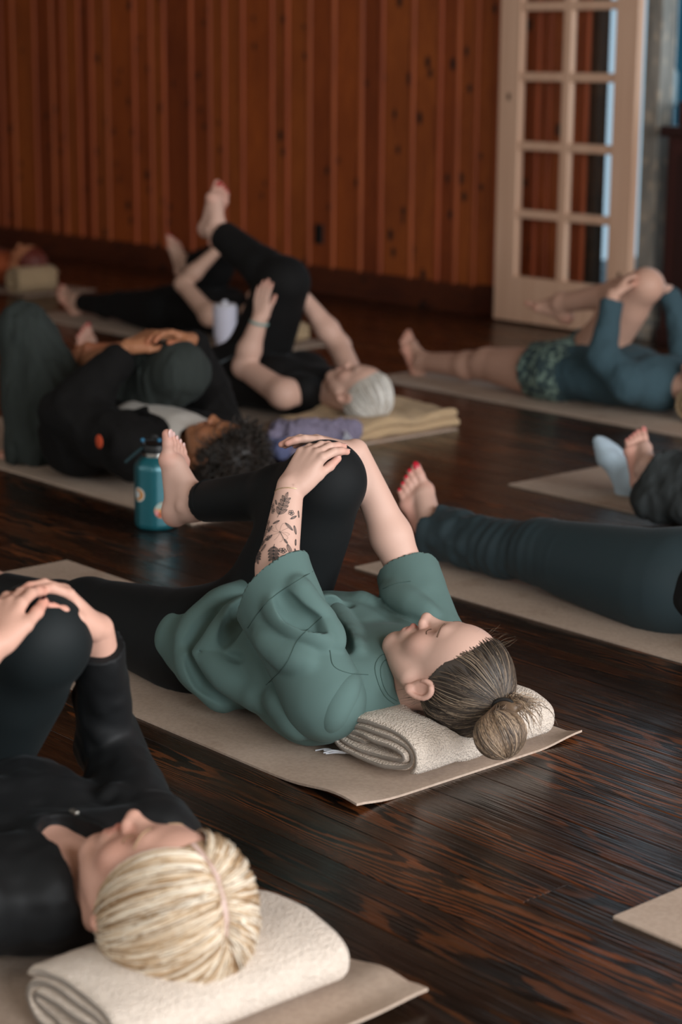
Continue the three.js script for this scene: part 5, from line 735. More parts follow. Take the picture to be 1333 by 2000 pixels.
  // straight bob parted along the crown
  const dk = lin(0.30, 0.19, 0.11), tones = [lin(0.72, 0.58, 0.42), lin(0.62, 0.46, 0.30), lin(0.80, 0.70, 0.56), lin(0.50, 0.34, 0.20), lin(0.80, 0.71, 0.58), lin(0.30, 0.18, 0.09), lin(0.38, 0.25, 0.14)];
  const hc = part(G, 'hair', surface([...hairCap(H, dk, 0.009), ell(H.L(0, 0.005, -0.03), H.ax, [0.088, 0.095, 0.092], { col: dk, k: 0.02 })], 0.004, { colour: (x, y, z, c) => { const p = V(x, y, z).sub(H.c), lx = p.dot(H.ax[0]) / H.s, ly = p.dot(H.ax[1]) / H.s; if (Math.abs(lx - 0.0085 - 0.003 * noise3(ly * 60, 1, 2)) < 0.003 && ly > 0.03) c.setRGB(0.55, 0.39, 0.34); } }), M.hair, 'straight blonde bob with a centre parting');
  const list = [];
  for (let i = 0; i < 2000; i++) {
    const t = Math.pow(rnd(), 0.8), sd = rnd() < 0.5 ? -1 : 1, a = mix(0.80, 2.3, t) + rr(-0.03, 0.03);       // along the parting, front to back
    const root = V(sd * rr(0.008, 0.05) + 0.10, Math.sin(a), Math.cos(a)).normalize();
    // the end: down to the ear line and the nape, towards the floor (the back of the head)
    const end = t > 0.7 && rnd() < 0.7 ? V(rr(-0.75, 0.75), rr(-0.75, -0.2), -0.8).normalize() : V(sd * rr(0.6, 0.85), rr(-0.85, -0.5), mix(0.10, -0.55, t) + rr(-0.15, 0.1)).normalize();
    const pts = [], k0 = rr(1.10, 1.17), ph = rr(0, 6), over = rr(0.95, 1.12), bump = 0.13 * sstep(0.0, 0.35, t) + 0.03;
    for (let j = 0; j <= 12; j++) { const u = j / 12, q = slerpV(root, end, u * over); pts.push(scalp(H, q, j === 0 ? 1.08 : k0 + bump * Math.sin(u * 2.5) + 0.08 * u + 0.012 * Math.sin(ph + u * 5))); }
    const clump = hash3(Math.floor(a * 26), sd + 3, Math.floor((end.z + 1) * 7)); list.push({ pts, r: rr(0.0009, 0.0018), c: tones[Math.floor((clump * 0.18 + rnd() * 0.82) * 7)], taper: 0.75 });
  }
  part(hc, 'strands', strandGeo(list), M.hair);
}

// ===== a general figure for those further back =====
function figure(o) {
  const G = person(o.label, V(o.pelvis.x, 0.005, o.pelvis.z)), sk = o.skin ?? FAIR, r = o.r ?? 1, P = [], fine = [], all = {};
  const H = headShapes({ skin: sk, s: 1, ...o.head }); all.H = H;
  P.push(...torsoShapes(o.pelvis, o.chest, o.neck, 0, Y, sk, 0.92 * r), cap(o.sh[0], o.sh[1], 0.05 * r, 0.05 * r, { k: 0.04, col: sk }), cap(o.neck, H.L(0, -0.04, -0.02), 0.052, 0.05, { k: 0.03, col: sk }), ...H.P);
  fine.push(boxOf([H.L(0, 0, 0)], 0.14, o.cell ?? 0.0042));
  for (const i of [0, 1]) {
    if (o.el[i]) { P.push(...armShapes(o.sh[i], o.el[i], o.wr[i], sk, (o.armR ?? 1) * r)); const h = handShapes({ w: o.wr[i], side: i ? 1 : -1, skin: sk, ...o.hand[i] }); P.push(...h.P); fine.push(boxOf(h.tips.map((t) => t.p).concat([o.wr[i]]), 0.02, o.cell ? 0.005 : 0.0038)); all['h' + i] = h; }
    P.push(...legShapes(o.hip[i], o.kn[i], o.an[i], o.front?.[i] ?? Y, sk, r * (o.legR ?? 0.95)));
    const f = footShapes({ a: o.an[i], side: i ? 1 : -1, skin: o.footSkin?.[i] ?? sk, ...o.foot[i] }); P.push(...f.P); fine.push(boxOf(f.tips.map((t) => t.p).concat([o.an[i]]), 0.06, 0.004)); all['f' + i] = f;
    if (o.toe?.[i]) nails(G, f.tips, o.toe[i], 'toenail');
  }
  part(G, 'body', surface(P, 0.010, { fine }), M.skin); if (o.brow) faceLines(G, H, H.P, o.brow);
  all.G = G; all.body = P; return all;
}
function garment(G, name, prims, m, label, cell = 0.008, noise) { return part(G, name, surface(prims, cell, { noise }), m, label); }
const K = (a, b, ra, rb, o = {}) => cap(a, b, ra, rb ?? ra, { k: 0.035, ...o });
const E3 = (c, r, o = {}) => ell(c, frame(V(1, 0, 0), Y), r, { k: 0.05, ...o });   // radii: across, along, up
const folds = (amp, fx, fy, fz) => ({ amp: amp * 1.5, f: (x, y, z) => amp * noise3(x * fx, y * fy, z * fz) + amp * 0.4 * noise3(x * fx * 2.3 + 7, y * fy * 2.1, z * fz * 2.2) });
function shortHair(F, col, tones, n, fn, name, label, infl = 0.008) {
  const hc = part(F.G, 'hair', surface(hairCap(F.H, col, infl), 0.005), M.hair, label), list = [];
  for (let i = 0; i < n; i++) { let d; do d = rdir(); while (!inHair(d, 0)); list.push({ pts: fn(d, F.H), r: rr(0.001, 0.0022), c: tones[Math.floor(rnd() * tones.length)], taper: 0.7 }); }
  part(hc, 'strands', strandGeo(list), M.hair); return hc;
}
const BLK = lin(0.0065, 0.0062, 0.0062);

// ===== white-haired woman in a black tank top =====
{
  const F = figure({ label: 'white-haired woman in a black tank top holding one raised leg', head: { c: V(-5.215, 0.145, -4.72), up: V(0.93, 0.14, -0.28), fwd: V(-0.14, 0.98, -0.02), s: 1.02 }, skin: lin(0.58, 0.36, 0.28),
    pelvis: V(-5.93, 0.11, -4.73), chest: V(-5.57, 0.12, -4.73), neck: V(-5.385, 0.12, -4.725), sh: [V(-5.44, 0.13, -4.90), V(-5.43, 0.13, -4.545)], el: [V(-5.60, 0.25, -4.97), V(-5.665, 0.20, -4.55)], wr: [V(-5.72, 0.42, -4.90), V(-5.607, 0.385, -4.58)],
    hand: [{ dir: V(0.0, 0.9, 0.3), back: V(0.4, 0.2, -1), curl: [[0.3, 0.4, 0.3]] }, { dir: V(0.03, 1, -0.12), back: V(0.25, 0.05, 1), s: 0.85, spread: 0.03, curl: [[0.12, 0.15, 0.1]], thumb: [[0.1, 0.9, -0.6], [0, 0.9, -0.6], [0, 0.9, -0.5]] }],
    hip: [V(-5.95, 0.12, -4.815), V(-5.95, 0.105, -4.645)], kn: [V(-5.725, 0.495, -4.80), V(-6.38, 0.10, -4.66)], an: [V(-6.135, 0.665, -4.79), V(-6.80, 0.075, -4.67)], front: [V(0.3, 0.9, 0), Y],
    foot: [{ up: V(0.9, -0.4, 0.1), fwd: V(0.72, 1, 0.05), s: 1.12 }, { up: V(1, 0, 0), fwd: V(-0.2, 1, 0.05) }], toe: [S('#a8262c'), S('#b03338')], armR: 1.15, brow: S('#8a7a70') });
  const m = cloth(BLK, 0.8, 0.25), h = [V(-5.95, 0.12, -4.815), V(-5.95, 0.105, -4.645)];
  garment(F.G, 'leggings', [...legShapes(h[0], V(-5.725, 0.495, -4.80), V(-6.135, 0.665, -4.79), V(0.3, 0.9, 0), BLK, 1, 0.005, { th: 0.118, kn: 0.084, ca: 0.072, an: 0.052, clip: [[V(-6.09, 0.65, -4.79), V(-1, 0.4, 0)]] }), ...legShapes(h[1], V(-6.38, 0.10, -4.66), V(-6.80, 0.075, -4.67), Y, BLK, 1, 0.005, { th: 0.11, clip: [[V(-6.74, 0, 0), V(-1, 0, 0)]] }), E3(V(-5.93, 0.115, -4.73), [0.185, 0.15, 0.125])], m, 'black leggings with grey side piping');
  garment(F.G, 'tank_top', [slab(V(-5.46, 0.115, -4.73), V(-5.88, 0.118, -4.73), Y, 0.125, 0.168, 0.098, 0.112, { k: 0.04 }), E3(V(-5.60, 0.17, -4.66), [0.08, 0.10, 0.075]), E3(V(-5.60, 0.17, -4.80), [0.08, 0.10, 0.075]), K(V(-5.41, 0.14, -4.82), V(-5.45, 0.14, -4.84), 0.055), K(V(-5.41, 0.14, -4.63), V(-5.45, 0.14, -4.615), 0.055)], m, 'black tank top');
  const gm = mat({ color: S('#5d666c'), roughness: 0.6 });
  const lf = [...legShapes(h[1], V(-6.38, 0.10, -4.66), V(-6.80, 0.075, -4.67), Y, BLK, 1, 0.005, { th: 0.11 }), E3(V(-5.93, 0.115, -4.73), [0.185, 0.15, 0.125])];
  for (const l of [[[382, 722], [420, 714], [465, 692]], [[400, 765], [415, 740], [450, 732]], [[425, 742], [440, 770], [452, 795]]]) { const q = drape(lf, l); if (q.length > 3) part(F.G, 'piping', tube(q, 0.005, 30, 6), gm, 'grey piping line'); }
  { const c = V(-5.609, 0.370, -4.578), d = V(0.2, 1, -0.1).normalize(), R = frame(d, V(1, 0, 0)), pts = []; for (let i = 0; i < 12; i++) { const a = i / 12 * 6.283; pts.push(c.clone().addScaledVector(R[0], Math.cos(a) * 0.031).addScaledVector(R[2], Math.sin(a) * 0.031)); } part(F.G, 'bracelet', tube(pts, 0.006, 32, 6, true), mat({ color: S('#7d9a94'), roughness: 0.6 }), 'pale green wristband'); }
  const tie = V(0.1, 0.55, -0.85).normalize();
  const hc = shortHair(F, lin(0.42, 0.38, 0.33), [lin(0.72, 0.69, 0.63), lin(0.6, 0.56, 0.5), lin(0.8, 0.78, 0.74), lin(0.45, 0.40, 0.34)], 900, (d, H) => { const p = [], e = rr(0.05, 0.09); for (let j = 0; j <= 8; j++) p.push(scalp(H, slerpV(d, tie, j / 8), j ? 1.08 + e * Math.sin(j / 8 * 3) : 1.04)); return p; }, 'hair', 'white and grey hair tied back', 0.006);
  { const c = scalp(F.H, tie, 1.12), pts = []; for (let i = 0; i < 10; i++) { const a = i / 10 * 6.283; pts.push(c.clone().addScaledVector(F.H.ax[0], Math.cos(a) * 0.014).addScaledVector(F.H.ax[1], Math.sin(a) * 0.014)); } part(F.G, 'hair_tie', tube(pts, 0.006, 24, 6, true), mat({ color: S('#17130f'), roughness: 0.8 })); }
}
// ===== man in the black jacket =====
{
  const hip = [V(-5.36, 0.12, -3.76), V(-5.36, 0.11, -3.59)], kn = [V(-4.955, 0.355, -3.72), V(-5.60, 0.42, -3.555)], an = [V(-5.37, 0.345, -3.74), V(-5.525, 0.075, -3.50)], sh = [V(-4.93, 0.13, -3.86), V(-4.92, 0.14, -3.49)], el = [V(-5.10, 0.28, -3.92), V(-5.15, 0.22, -3.43)], wr = [V(-5.00, 0.44, -3.80), V(-5.07, 0.43, -3.60)];
  const F = figure({ label: 'man in a black jacket and dark green trousers with hands clasped on shin', head: { c: V(-4.68, 0.135, -3.665), up: V(0.95, 0.1, -0.2), fwd: V(-0.12, 0.98, -0.1), s: 1.04, lip: lin(0.3, 0.11, 0.07) }, skin: BROWN,
    pelvis: V(-5.36, 0.11, -3.675), chest: V(-5.02, 0.125, -3.675), neck: V(-4.86, 0.12, -3.67), sh, el, wr, hip, kn, an, front: [V(0.2, 0.9, 0), V(-0.8, 0.4, 0)], legR: 0.9,
    hand: [{ dir: V(-0.15, 0.3, 0.9), back: V(-0.1, 1, -0.2), curl: [[0.35, 0.45, 0.3]], s: 1.05 }, { dir: V(0.25, 0.35, -0.85), back: V(0, 0.9, 0.4), curl: [[0.4, 0.45, 0.3]], s: 1.05 }],
    foot: [{ up: V(1, 0.05, 0), fwd: V(-0.55, -0.1, 0.55), s: 1.05 }, { up: V(0.1, 1, 0), fwd: V(-1, -0.05, 0.15), s: 1.05 }], footSkin: [lin(0.36, 0.16, 0.085), lin(0.50, 0.30, 0.22)], brow: S('#120a06') });
  const gp = cloth(lin(0.029, 0.035, 0.032), 0.9, 0.3), bj = cloth(lin(0.006, 0.0055, 0.0053), 0.9, 0.1);
  garment(F.G, 'trousers', [K(hip[0], kn[0], 0.105, 0.09), K(kn[0], lerpV(kn[0], an[0], 0.62), 0.088, 0.075, { clip: [[lerpV(kn[0], an[0], 0.62), V(-1, 0, 0)]] }), K(hip[1], kn[1], 0.115, 0.095), K(kn[1], V(-5.48, 0.03, -3.49), 0.092, 0.075, { clip: [[V(0, 0.02, 0), V(0, -1, 0)]] }), K(V(-5.60, 0.38, -3.53), V(-5.47, 0.05, -3.47), 0.05, 0.08, { clip: [[V(0, 0.01, 0), V(0, -1, 0)]] }), E3(V(-5.36, 0.115, -3.675), [0.19, 0.14, 0.125])], gp, 'loose dark green trousers', 0.008, folds(0.010, 18, 8, 26));
  garment(F.G, 'jacket', [slab(V(-4.90, 0.12, -3.675), V(-5.36, 0.12, -3.675), Y, 0.185, 0.21, 0.115, 0.125, { clip: [[V(-5.38, 0, 0), V(-1, 0, 0)]] }), K(sh[0], sh[1], 0.08), K(sh[0], el[0], 0.085, 0.075), K(el[0], lerpV(el[0], wr[0], 0.8), 0.075, 0.055), K(sh[1], el[1], 0.10, 0.09), K(el[1], lerpV(el[1], wr[1], 0.8), 0.088, 0.058), E3(V(-5.18, 0.12, -3.46), [0.09, 0.16, 0.11]), K(V(-4.88, 0.12, -3.55), V(-4.88, 0.12, -3.80), 0.075), cap(V(-4.96, 0.25, -3.67), F.H.L(0, -0.03, 0.02), 0.06, 0.075, { sub: true, k: 0.02 })], bj, 'black jacket', 0.008, folds(0.009, 14, 12, 18));
  garment(F.G, 't_shirt', [slab(V(-4.90, 0.125, -3.675), V(-5.10, 0.13, -3.675), Y, 0.135, 0.145, 0.110, 0.118, {}), K(V(-4.845, 0.135, -3.75), V(-4.845, 0.135, -3.6), 0.062), cap(F.H.L(0, -0.16, 0.03), F.H.L(0, -0.03, 0.0), 0.046, 0.066, { sub: true, k: 0.01 })], cloth(lin(0.50, 0.47, 0.43), 0.9, 0.2), 'pale t-shirt collar', 0.005);
  { const c = atZ(190, 863, -3.345); part(F.G, 'logo_patch', new THREE.SphereGeometry(1, 16, 12).scale(0.018, 0.022, 0.006).translate(c.x, c.y, -3.352), mat({ color: S('#b5421f'), roughness: 0.8 }), 'small orange patch on the sleeve'); }
  // curly dark hair: short coiled locks
  shortHair(F, lin(0.02, 0.014, 0.011), [lin(0.012, 0.009, 0.007), lin(0.02, 0.014, 0.01), lin(0.032, 0.021, 0.014)], 1500, (d, H) => { const a = scalp(H, d, 1.02), o = a.clone().sub(H.L(0, 0.03, -0.01)).normalize(), u = frame(o, V(0.3, 0.5, 0.8)), p = [], ph = rr(0, 6), rad = rr(0.007, 0.013), len = rr(0.03, 0.055) * (d.y > -0.2 ? 1.15 : 0.7); for (let j = 0; j <= 8; j++) { const t = j / 8, w = ph + t * 8; p.push(a.clone().addScaledVector(o, len * t).addScaledVector(u[0], Math.cos(w) * rad * t).addScaledVector(u[2], Math.sin(w) * rad * t)); } return p; }, 'hair', 'short dark curly hair', 0.012);
}
// ===== bare-legged woman in the blue sweater =====
{
  const hip = [V(-5.21, 0.12, -5.935), V(-5.20, 0.115, -5.78)], kn = [V(-4.855, 0.485, -5.885), V(-5.60, 0.10, -5.79)], an = [V(-5.285, 0.375, -5.88), V(-5.985, 0.065, -5.79)], sh = [V(-4.76, 0.14, -6.03), V(-4.76, 0.14, -5.69)], el = [V(-4.79, 0.26, -6.06), V(-4.87, 0.225, -5.665)], wr = [V(-4.845, 0.455, -6.01), V(-4.905, 0.455, -5.75)];
  const sk = lin(0.56, 0.33, 0.245);
  const F = figure({ label: 'woman in a blue sweater and floral shorts with bare legs hugging one knee', head: { c: V(-4.50, 0.15, -5.86), up: V(1, 0.1, 0), fwd: V(-0.1, 1, 0.05), s: 1 }, skin: sk, pelvis: V(-5.20, 0.11, -5.86), chest: V(-4.87, 0.12, -5.86), neck: V(-4.69, 0.12, -5.86), sh, el, wr, hip, kn, an, front: [V(0.3, 0.9, 0), Y], legR: 1.04,
    hand: [{ dir: V(-0.5, 0.45, 0.6), back: V(0, 0.8, -0.5), s: 0.85, curl: [[0.4, 0.4, 0.3]] }, { dir: V(0.10, 0.58, -0.55), back: V(-0.35, 0.7, 0.6), s: 0.85, spread: 0.02, curl: [[0.5, 0.35, 0.3]], thumb: [[0.4, 0.85, -0.3], [0, 1, -0.4], [0, 1, -0.4]] }], foot: [{ up: V(1, 0.2, 0), fwd: V(-0.95, 0.32, 0.1), s: 0.95 }, { up: V(1, 0.05, 0), fwd: V(-0.45, 1, 0.0), s: 0.95 }], brow: S('#4a2a18') });
  const bs = cloth(lin(0.045, 0.082, 0.10), 0.95, 0.3);
  garment(F.G, 'sweater', [slab(V(-4.74, 0.12, -5.86), V(-5.14, 0.118, -5.86), Y, 0.155, 0.18, 0.105, 0.115, { clip: [[V(-5.14, 0, 0), V(-1, 0, 0)]] }), K(sh[0], sh[1], 0.07), E3(V(-4.92, 0.16, -5.79), [0.08, 0.1, 0.075]), E3(V(-4.92, 0.16, -5.93), [0.08, 0.1, 0.075]), K(sh[0], el[0], 0.065, 0.055), K(el[0], lerpV(el[0], wr[0], 0.9), 0.052, 0.042), K(sh[1], el[1], 0.07, 0.056), K(el[1], wr[1], 0.054, 0.042, { clip: [[lerpV(el[1], wr[1], 0.88), wr[1].clone().sub(el[1])]] })], bs, 'dark blue sweater', 0.006, folds(0.005, 20, 16, 16));
  const fl = new THREE.MeshPhysicalMaterial({ vertexColors: true, roughness: 0.9 }), c1 = lin(0.03, 0.055, 0.06), c2 = lin(0.16, 0.23, 0.19);
  part(F.G, 'shorts', surface([K(hip[0], lerpV(hip[0], kn[0], 0.25), 0.115, 0.11, { col: c1, clip: [[lerpV(hip[0], kn[0], 0.22), kn[0].clone().sub(hip[0])]] }), K(hip[1], lerpV(hip[1], kn[1], 0.35), 0.118, 0.112, { col: c1, clip: [[V(-5.32, 0, 0), V(-1, 0, 0)]] }), E3(V(-5.20, 0.115, -5.86), [0.18, 0.12, 0.118], { col: c1 })], 0.005, { noise: folds(0.006, 20, 18, 22), colour: (x, y, z, c) => { const n = noise3(x * 70, y * 70, z * 70) + 0.5 * noise3(x * 150, y * 150, z * 150); if (n > 0.12) c.copy(c2); } }), fl, 'dark shorts with a pale leaf print');
  shortHair(F, lin(0.09, 0.035, 0.018), [lin(0.16, 0.06, 0.03), lin(0.1, 0.04, 0.02), lin(0.22, 0.09, 0.04)], 500, (d, H) => { const p = [], e = V(d.x > 0 ? 0.8 : -0.8, -0.3, -0.7).normalize(); for (let j = 0; j <= 7; j++) p.push(scalp(H, slerpV(d, e, j / 7 * 0.8), 1.08 + 0.05 * Math.sin(j / 7 * 3))); return p; }, 'hair', 'auburn hair');
}
// ===== woman behind the tumbler =====
{
  const hip = [V(-7.78, 0.12, -5.92), V(-7.78, 0.11, -5.76)], kn = [V(-7.44, 0.42, -5.88), V(-8.18, 0.095, -5.76)], an = [V(-7.77, 0.335, -5.87), V(-8.585, 0.075, -5.77)], sh = [V(-7.31, 0.14, -6.0), V(-7.30, 0.14, -5.66)], el = [V(-7.40, 0.28, -6.04), V(-7.515, 0.27, -5.66)], wr = [V(-7.45, 0.45, -5.95), V(-7.40, 0.43, -5.78)];
  const F = figure({ label: 'woman in black partly hidden behind the raised leg and the tumbler', head: { c: V(-7.08, 0.20, -5.84), up: V(0.97, 0.25, 0), fwd: V(-0.3, 0.95, 0.1), s: 1 }, skin: lin(0.55, 0.34, 0.255), pelvis: V(-7.78, 0.11, -5.84), chest: V(-7.43, 0.12, -5.84), neck: V(-7.26, 0.13, -5.84), sh, el, wr, hip, kn, an, front: [V(0.3, 0.9, 0), Y],
    hand: [{ dir: V(-0.3, 0.3, 0.85), back: V(0, 1, -0.2), curl: [[0.3, 0.4, 0.3]] }, { dir: V(0.05, 0.55, -0.6), back: V(0.2, 0.7, 0.5), curl: [[0.6, 0.6, 0.4]] }], foot: [{ up: V(1, 0.2, 0), fwd: V(-0.25, 1, 0.05), s: 0.95 }, { up: V(1, 0.05, 0), fwd: V(-0.75, 0.75, 0.1), s: 0.95 }], toe: [S('#8c2428'), S('#8c2428')], brow: S('#4a2a18') });
  const m = cloth(BLK, 0.85, 0.2);
  garment(F.G, 'leggings', [...legShapes(hip[0], kn[0], an[0], V(0.3, 0.9, 0), BLK, 1, 0.005, { clip: [[V(-7.71, 0, 0), V(-1, 0, 0)]] }), ...legShapes(hip[1], kn[1], an[1], Y, BLK, 1, 0.006, { th: 0.10, clip: [[V(-8.53, 0, 0), V(-1, 0, 0)]] }), E3(V(-7.78, 0.115, -5.84), [0.175, 0.13, 0.115])], m, 'black leggings');
  garment(F.G, 'top', [slab(V(-7.32, 0.12, -5.84), V(-7.75, 0.12, -5.84), Y, 0.14, 0.165, 0.1, 0.11), E3(V(-7.47, 0.165, -5.77), [0.08, 0.1, 0.075]), E3(V(-7.47, 0.165, -5.91), [0.08, 0.1, 0.075])], m, 'black top');
  shortHair(F, lin(0.1, 0.05, 0.026), [lin(0.2, 0.1, 0.05), lin(0.12, 0.06, 0.03), lin(0.3, 0.17, 0.09)], 400, (d, H) => { const p = [], e = V(0, 0.4, -0.9).normalize(); for (let j = 0; j <= 7; j++) p.push(scalp(H, slerpV(d, e, j / 7 * 0.9), 1.08 + 0.05 * Math.sin(j / 7 * 3))); return p; }, 'hair', 'light brown hair');
}
// ===== person in teal leggings, only the legs in the picture =====
{
  const hip = [V(-2.83, 0.12, -3.77), V(-2.84, 0.115, -3.60)], kn = [V(-2.48, 0.42, -3.77), V(-3.27, 0.105, -3.605)], an = [V(-2.86, 0.34, -3.8), V(-3.665, 0.09, -3.60)], sh = [V(-2.36, 0.13, -3.87), V(-2.36, 0.13, -3.53)], el = [V(-2.5, 0.25, -3.92), V(-2.5, 0.25, -3.50)], wr = [V(-2.44, 0.44, -3.84), V(-2.44, 0.44, -3.69)];
  const F = figure({ cell: 0.007, label: 'person in dark teal leggings with a black top and one leg stretched out', head: { c: V(-2.14, 0.118, -3.69), up: V(1, 0.1, 0), fwd: V(-0.1, 1, 0), s: 1 }, pelvis: V(-2.83, 0.115, -3.69), chest: V(-2.5, 0.12, -3.69), neck: V(-2.32, 0.12, -3.69), sh, el, wr, hip, kn, an, front: [V(0.3, 0.9, 0), Y],
    hand: [{ dir: V(-0.2, 0.4, 0.85), back: V(0, 1, -0.3), curl: [[0.4, 0.5, 0.3]] }, { dir: V(-0.2, 0.4, -0.85), back: V(0, 1, 0.3), curl: [[0.4, 0.5, 0.3]] }], foot: [{ up: V(1, 0.2, 0), fwd: V(0, 1, 0) }, { up: V(0.85, 0.1, 0.5), fwd: V(-0.36, 0.92, 0.16), s: 1.1 }], toe: [null, S('#b5152c')], brow: S('#3a281f') });
  const tl = cloth(lin(0.030, 0.047, 0.054), 0.6, 0.6), bl = lin(0, 0, 0);
  const rip = { amp: 0.006, f: (x, y, z) => { const m = Math.exp(-(((x + 3.40) / 0.14) ** 2)); return 0.0013 * m * Math.sin(x * 170 + z * 40 + 2 * noise3(x * 9, y * 20, z * 20)) + 0.010 * sstep(-3.42, -3.55, x) * noise3(x * 26, y * 24, z * 30); } };
  garment(F.G, 'leggings', [...legShapes(hip[0], kn[0], an[0], V(0.3, 0.9, 0), bl, 1, 0.006, { th: 0.105 }), ...legShapes(hip[1], kn[1], an[1], Y, bl, 1, 0.006, { th: 0.115, kn: 0.072, ca: 0.062, an: 0.055, clip: [[V(-3.645, 0.1, 0), V(-1, 0.15, 0)]] }), K(V(-3.42, 0.08, -3.60), V(-3.645, 0.085, -3.60), 0.062, 0.064, { clip: [[V(-3.645, 0.1, 0), V(-1, 0.15, 0)]] }), E3(V(-2.83, 0.115, -3.69), [0.18, 0.13, 0.12])], tl, 'dark teal leggings ribbed at the calf', 0.0055, rip);
  garment(F.G, 'top', [slab(V(-2.37, 0.115, -3.69), V(-2.86, 0.118, -3.69), Y, 0.16, 0.195, 0.1, 0.122, { clip: [[V(-2.885, 0, 0), V(-1, 0.1, 0)]] }), K(sh[0], sh[1], 0.068), K(sh[0], el[0], 0.06, 0.05), K(el[0], lerpV(el[0], wr[0], 0.85), 0.048, 0.038), K(sh[1], el[1], 0.06, 0.05), K(el[1], lerpV(el[1], wr[1], 0.85), 0.048, 0.038)], cloth(BLK, 0.85, 0.2), 'black top', 0.006, folds(0.006, 24, 10, 20));
  shortHair(F, lin(0.05, 0.03, 0.02), [lin(0.06, 0.04, 0.025), lin(0.1, 0.065, 0.04)], 400, (d, H) => { const p = [], e = V(0, 0.4, -0.9).normalize(); for (let j = 0; j <= 7; j++) p.push(scalp(H, slerpV(d, e, j / 7 * 0.9), 1.08 + 0.05 * Math.sin(j / 7 * 3))); return p; }, 'hair', 'brown hair');
}
// ===== person with one blue sock, only the feet in the picture =====
{
  const hip = [V(-2.85, 0.12, -4.76), V(-2.82, 0.115, -4.60)], kn = [V(-3.29, 0.10, -4.72), V(-3.23, 0.11, -4.52)], an = [V(-3.855, 0.055, -4.66), V(-3.640, 0.150, -4.46)], sh = [V(-2.36, 0.13, -4.87), V(-2.36, 0.13, -4.53)], el = [V(-2.6, 0.10, -4.98), V(-2.6, 0.10, -4.42)], wr = [V(-2.82, 0.06, -4.99), V(-2.82, 0.06, -4.41)], blue = lin(0.42, 0.53, 0.62);
  const F = figure({ cell: 0.007, label: 'person in grey trousers with one bare foot and one pale blue sock', head: { c: V(-2.14, 0.118, -4.69), up: V(1, 0.1, 0), fwd: V(-0.1, 1, 0), s: 1 }, pelvis: V(-2.84, 0.115, -4.69), chest: V(-2.5, 0.12, -4.69), neck: V(-2.32, 0.12, -4.69), sh, el, wr, hip, kn, an,
    hand: [{ dir: V(-1, 0, 0), back: V(0, 1, 0), curl: [[0.2, 0.2, 0.2]] }, { dir: V(-1, 0, 0), back: V(0, 1, 0), curl: [[0.2, 0.2, 0.2]] }], foot: [{ up: V(1, -0.05, 0), fwd: V(-0.5, 0.85, 0), s: 0.95 }, { up: V(0.8, 0.5, 0.3), fwd: V(-0.42, 0.78, -0.35), s: 0.95 }], toe: [null, S('#c97f78')], brow: S('#3a281f') });
  const sf = footShapes({ a: an[0], up: V(1, -0.05, 0), fwd: V(-0.5, 0.85, 0), s: 1.02, side: -1, skin: blue });
  garment(F.G, 'sock', [...sf.P.map((p) => { p.k = 0.03; return p; }), K(an[0], lerpV(an[0], kn[0], 0.3), 0.043, 0.045, {})].map((p) => { p.col = null; return p; }), cloth(lin(0.45, 0.57, 0.66), 0.95, 0.4), 'pale blue sock', 0.005);
  garment(F.G, 'trousers', [K(hip[0], kn[0], 0.11, 0.085), K(kn[0], an[0], 0.085, 0.085, { clip: [[V(-3.70, 0, 0), V(-1, 0, 0)]] }), K(hip[1], kn[1], 0.11, 0.09), K(kn[1], an[1], 0.09, 0.075, { clip: [[V(-3.60, 0.14, 0), V(-1, 0.35, 0)]] }), K(V(-3.42, 0.08, -4.46), V(-3.575, 0.075, -4.41), 0.07, 0.07, {}), E3(V(-2.84, 0.115, -4.69), [0.18, 0.13, 0.12])], cloth(lin(0.034, 0.039, 0.040), 0.85, 0.35), 'loose charcoal trousers', 0.007, folds(0.011, 26, 16, 18));
  garment(F.G, 'top', [slab(V(-2.37, 0.115, -4.69), V(-2.80, 0.118, -4.69), Y, 0.16, 0.18, 0.1, 0.12), K(sh[0], sh[1], 0.068), K(sh[0], el[0], 0.06, 0.05), K(sh[1], el[1], 0.06, 0.05)], cloth(lin(0.1, 0.1, 0.1), 0.9, 0.2), 'grey top', 0.008);
  shortHair(F, lin(0.05, 0.03, 0.02), [lin(0.06, 0.04, 0.025), lin(0.1, 0.065, 0.04)], 300, (d, H) => { const p = [], e = V(0, 0.4, -0.9).normalize(); for (let j = 0; j <= 7; j++) p.push(scalp(H, slerpV(d, e, j / 7 * 0.9), 1.08 + 0.05 * Math.sin(j / 7 * 3))); return p; }, 'hair', 'brown hair');
}
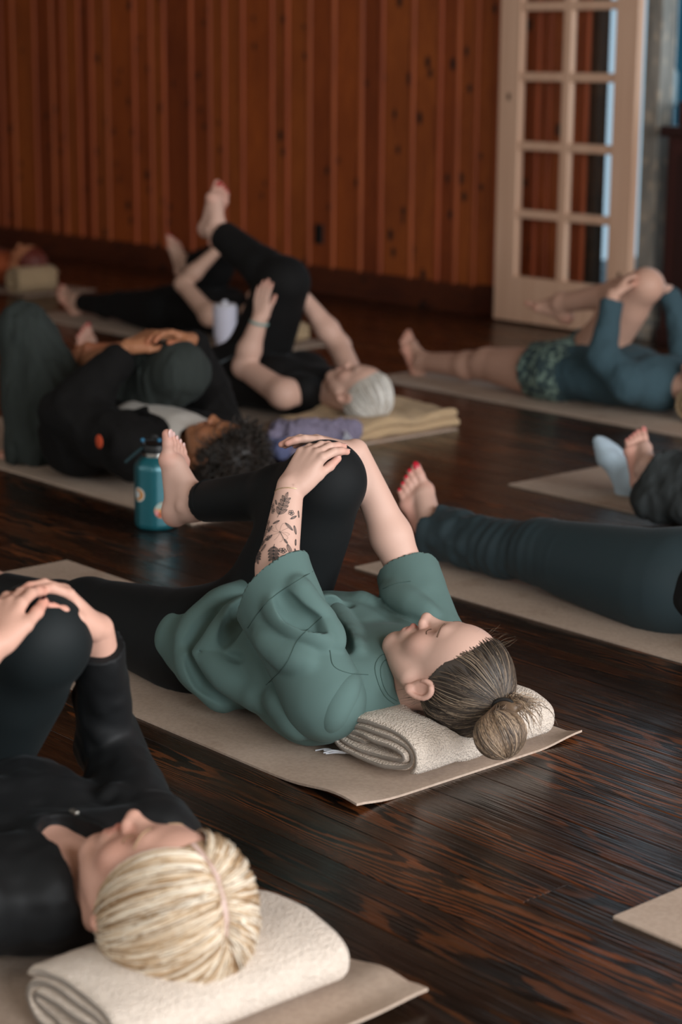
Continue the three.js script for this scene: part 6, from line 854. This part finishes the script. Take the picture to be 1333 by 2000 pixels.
// ===== person at the far edge, only the head in the picture =====
{
  const x = -9.66, z = -6.17, sk = lin(0.50, 0.20, 0.10), hip = [V(x - 0.72, 0.12, z - 0.08), V(x - 0.72, 0.12, z + 0.08)];
  const F = figure({ cell: 0.006, label: 'red-haired person in orange lying at the edge of the room', head: { c: V(x, 0.17, z), up: V(0.97, 0.2, 0), fwd: V(-0.2, 0.95, 0.25), s: 1 }, skin: sk, pelvis: V(x - 0.7, 0.115, z), chest: V(x - 0.36, 0.12, z), neck: V(x - 0.18, 0.13, z), sh: [V(x - 0.22, 0.13, z - 0.17), V(x - 0.22, 0.13, z + 0.17)], el: [V(x - 0.48, 0.09, z - 0.24), V(x - 0.48, 0.09, z + 0.24)], wr: [V(x - 0.7, 0.05, z - 0.25), V(x - 0.7, 0.05, z + 0.25)], hip, kn: [V(x - 1.1, 0.1, z - 0.09), V(x - 1.1, 0.1, z + 0.09)], an: [V(x - 1.5, 0.07, z - 0.1), V(x - 1.5, 0.07, z + 0.1)],
    hand: [{ dir: V(-1, 0, 0), back: V(0, 1, 0) }, { dir: V(-1, 0, 0), back: V(0, 1, 0) }], foot: [{ up: V(1, 0, 0), fwd: V(-0.3, 1, -0.2) }, { up: V(1, 0, 0), fwd: V(-0.3, 1, 0.2) }] });
  garment(F.G, 'top', [slab(V(x - 0.23, 0.118, z), V(x - 0.68, 0.118, z), Y, 0.16, 0.18, 0.1, 0.115), K(F_sh(x, z, -1), F_sh(x, z, 1), 0.068), K(F_sh(x, z, -1), V(x - 0.48, 0.09, z - 0.24), 0.06, 0.05), K(F_sh(x, z, 1), V(x - 0.48, 0.09, z + 0.24), 0.06, 0.05)], cloth(lin(0.3, 0.07, 0.025), 0.9, 0.2), 'orange top', 0.009);
  garment(F.G, 'trousers', [...legShapes(hip[0], V(x - 1.1, 0.1, z - 0.09), V(x - 1.5, 0.07, z - 0.1), Y, sk, 1, 0.012), ...legShapes(hip[1], V(x - 1.1, 0.1, z + 0.09), V(x - 1.5, 0.07, z + 0.1), Y, sk, 1, 0.012), E3(V(x - 0.7, 0.115, z), [0.175, 0.13, 0.115])].map((p) => { p.col = null; return p; }), cloth(BLK), 'dark trousers', 0.009);
  shortHair(F, lin(0.12, 0.02, 0.012), [lin(0.2, 0.03, 0.015), lin(0.13, 0.022, 0.012)], 300, (d, H) => { const p = [], e = V(0, 0.4, -0.9).normalize(); for (let j = 0; j <= 7; j++) p.push(scalp(H, slerpV(d, e, j / 7 * 0.9), 1.08 + 0.05 * Math.sin(j / 7 * 3))); return p; }, 'hair', 'red hair');
}
function F_sh(x, z, s) { return V(x - 0.22, 0.13, z + s * 0.17); }
renderer.render(scene, camera);
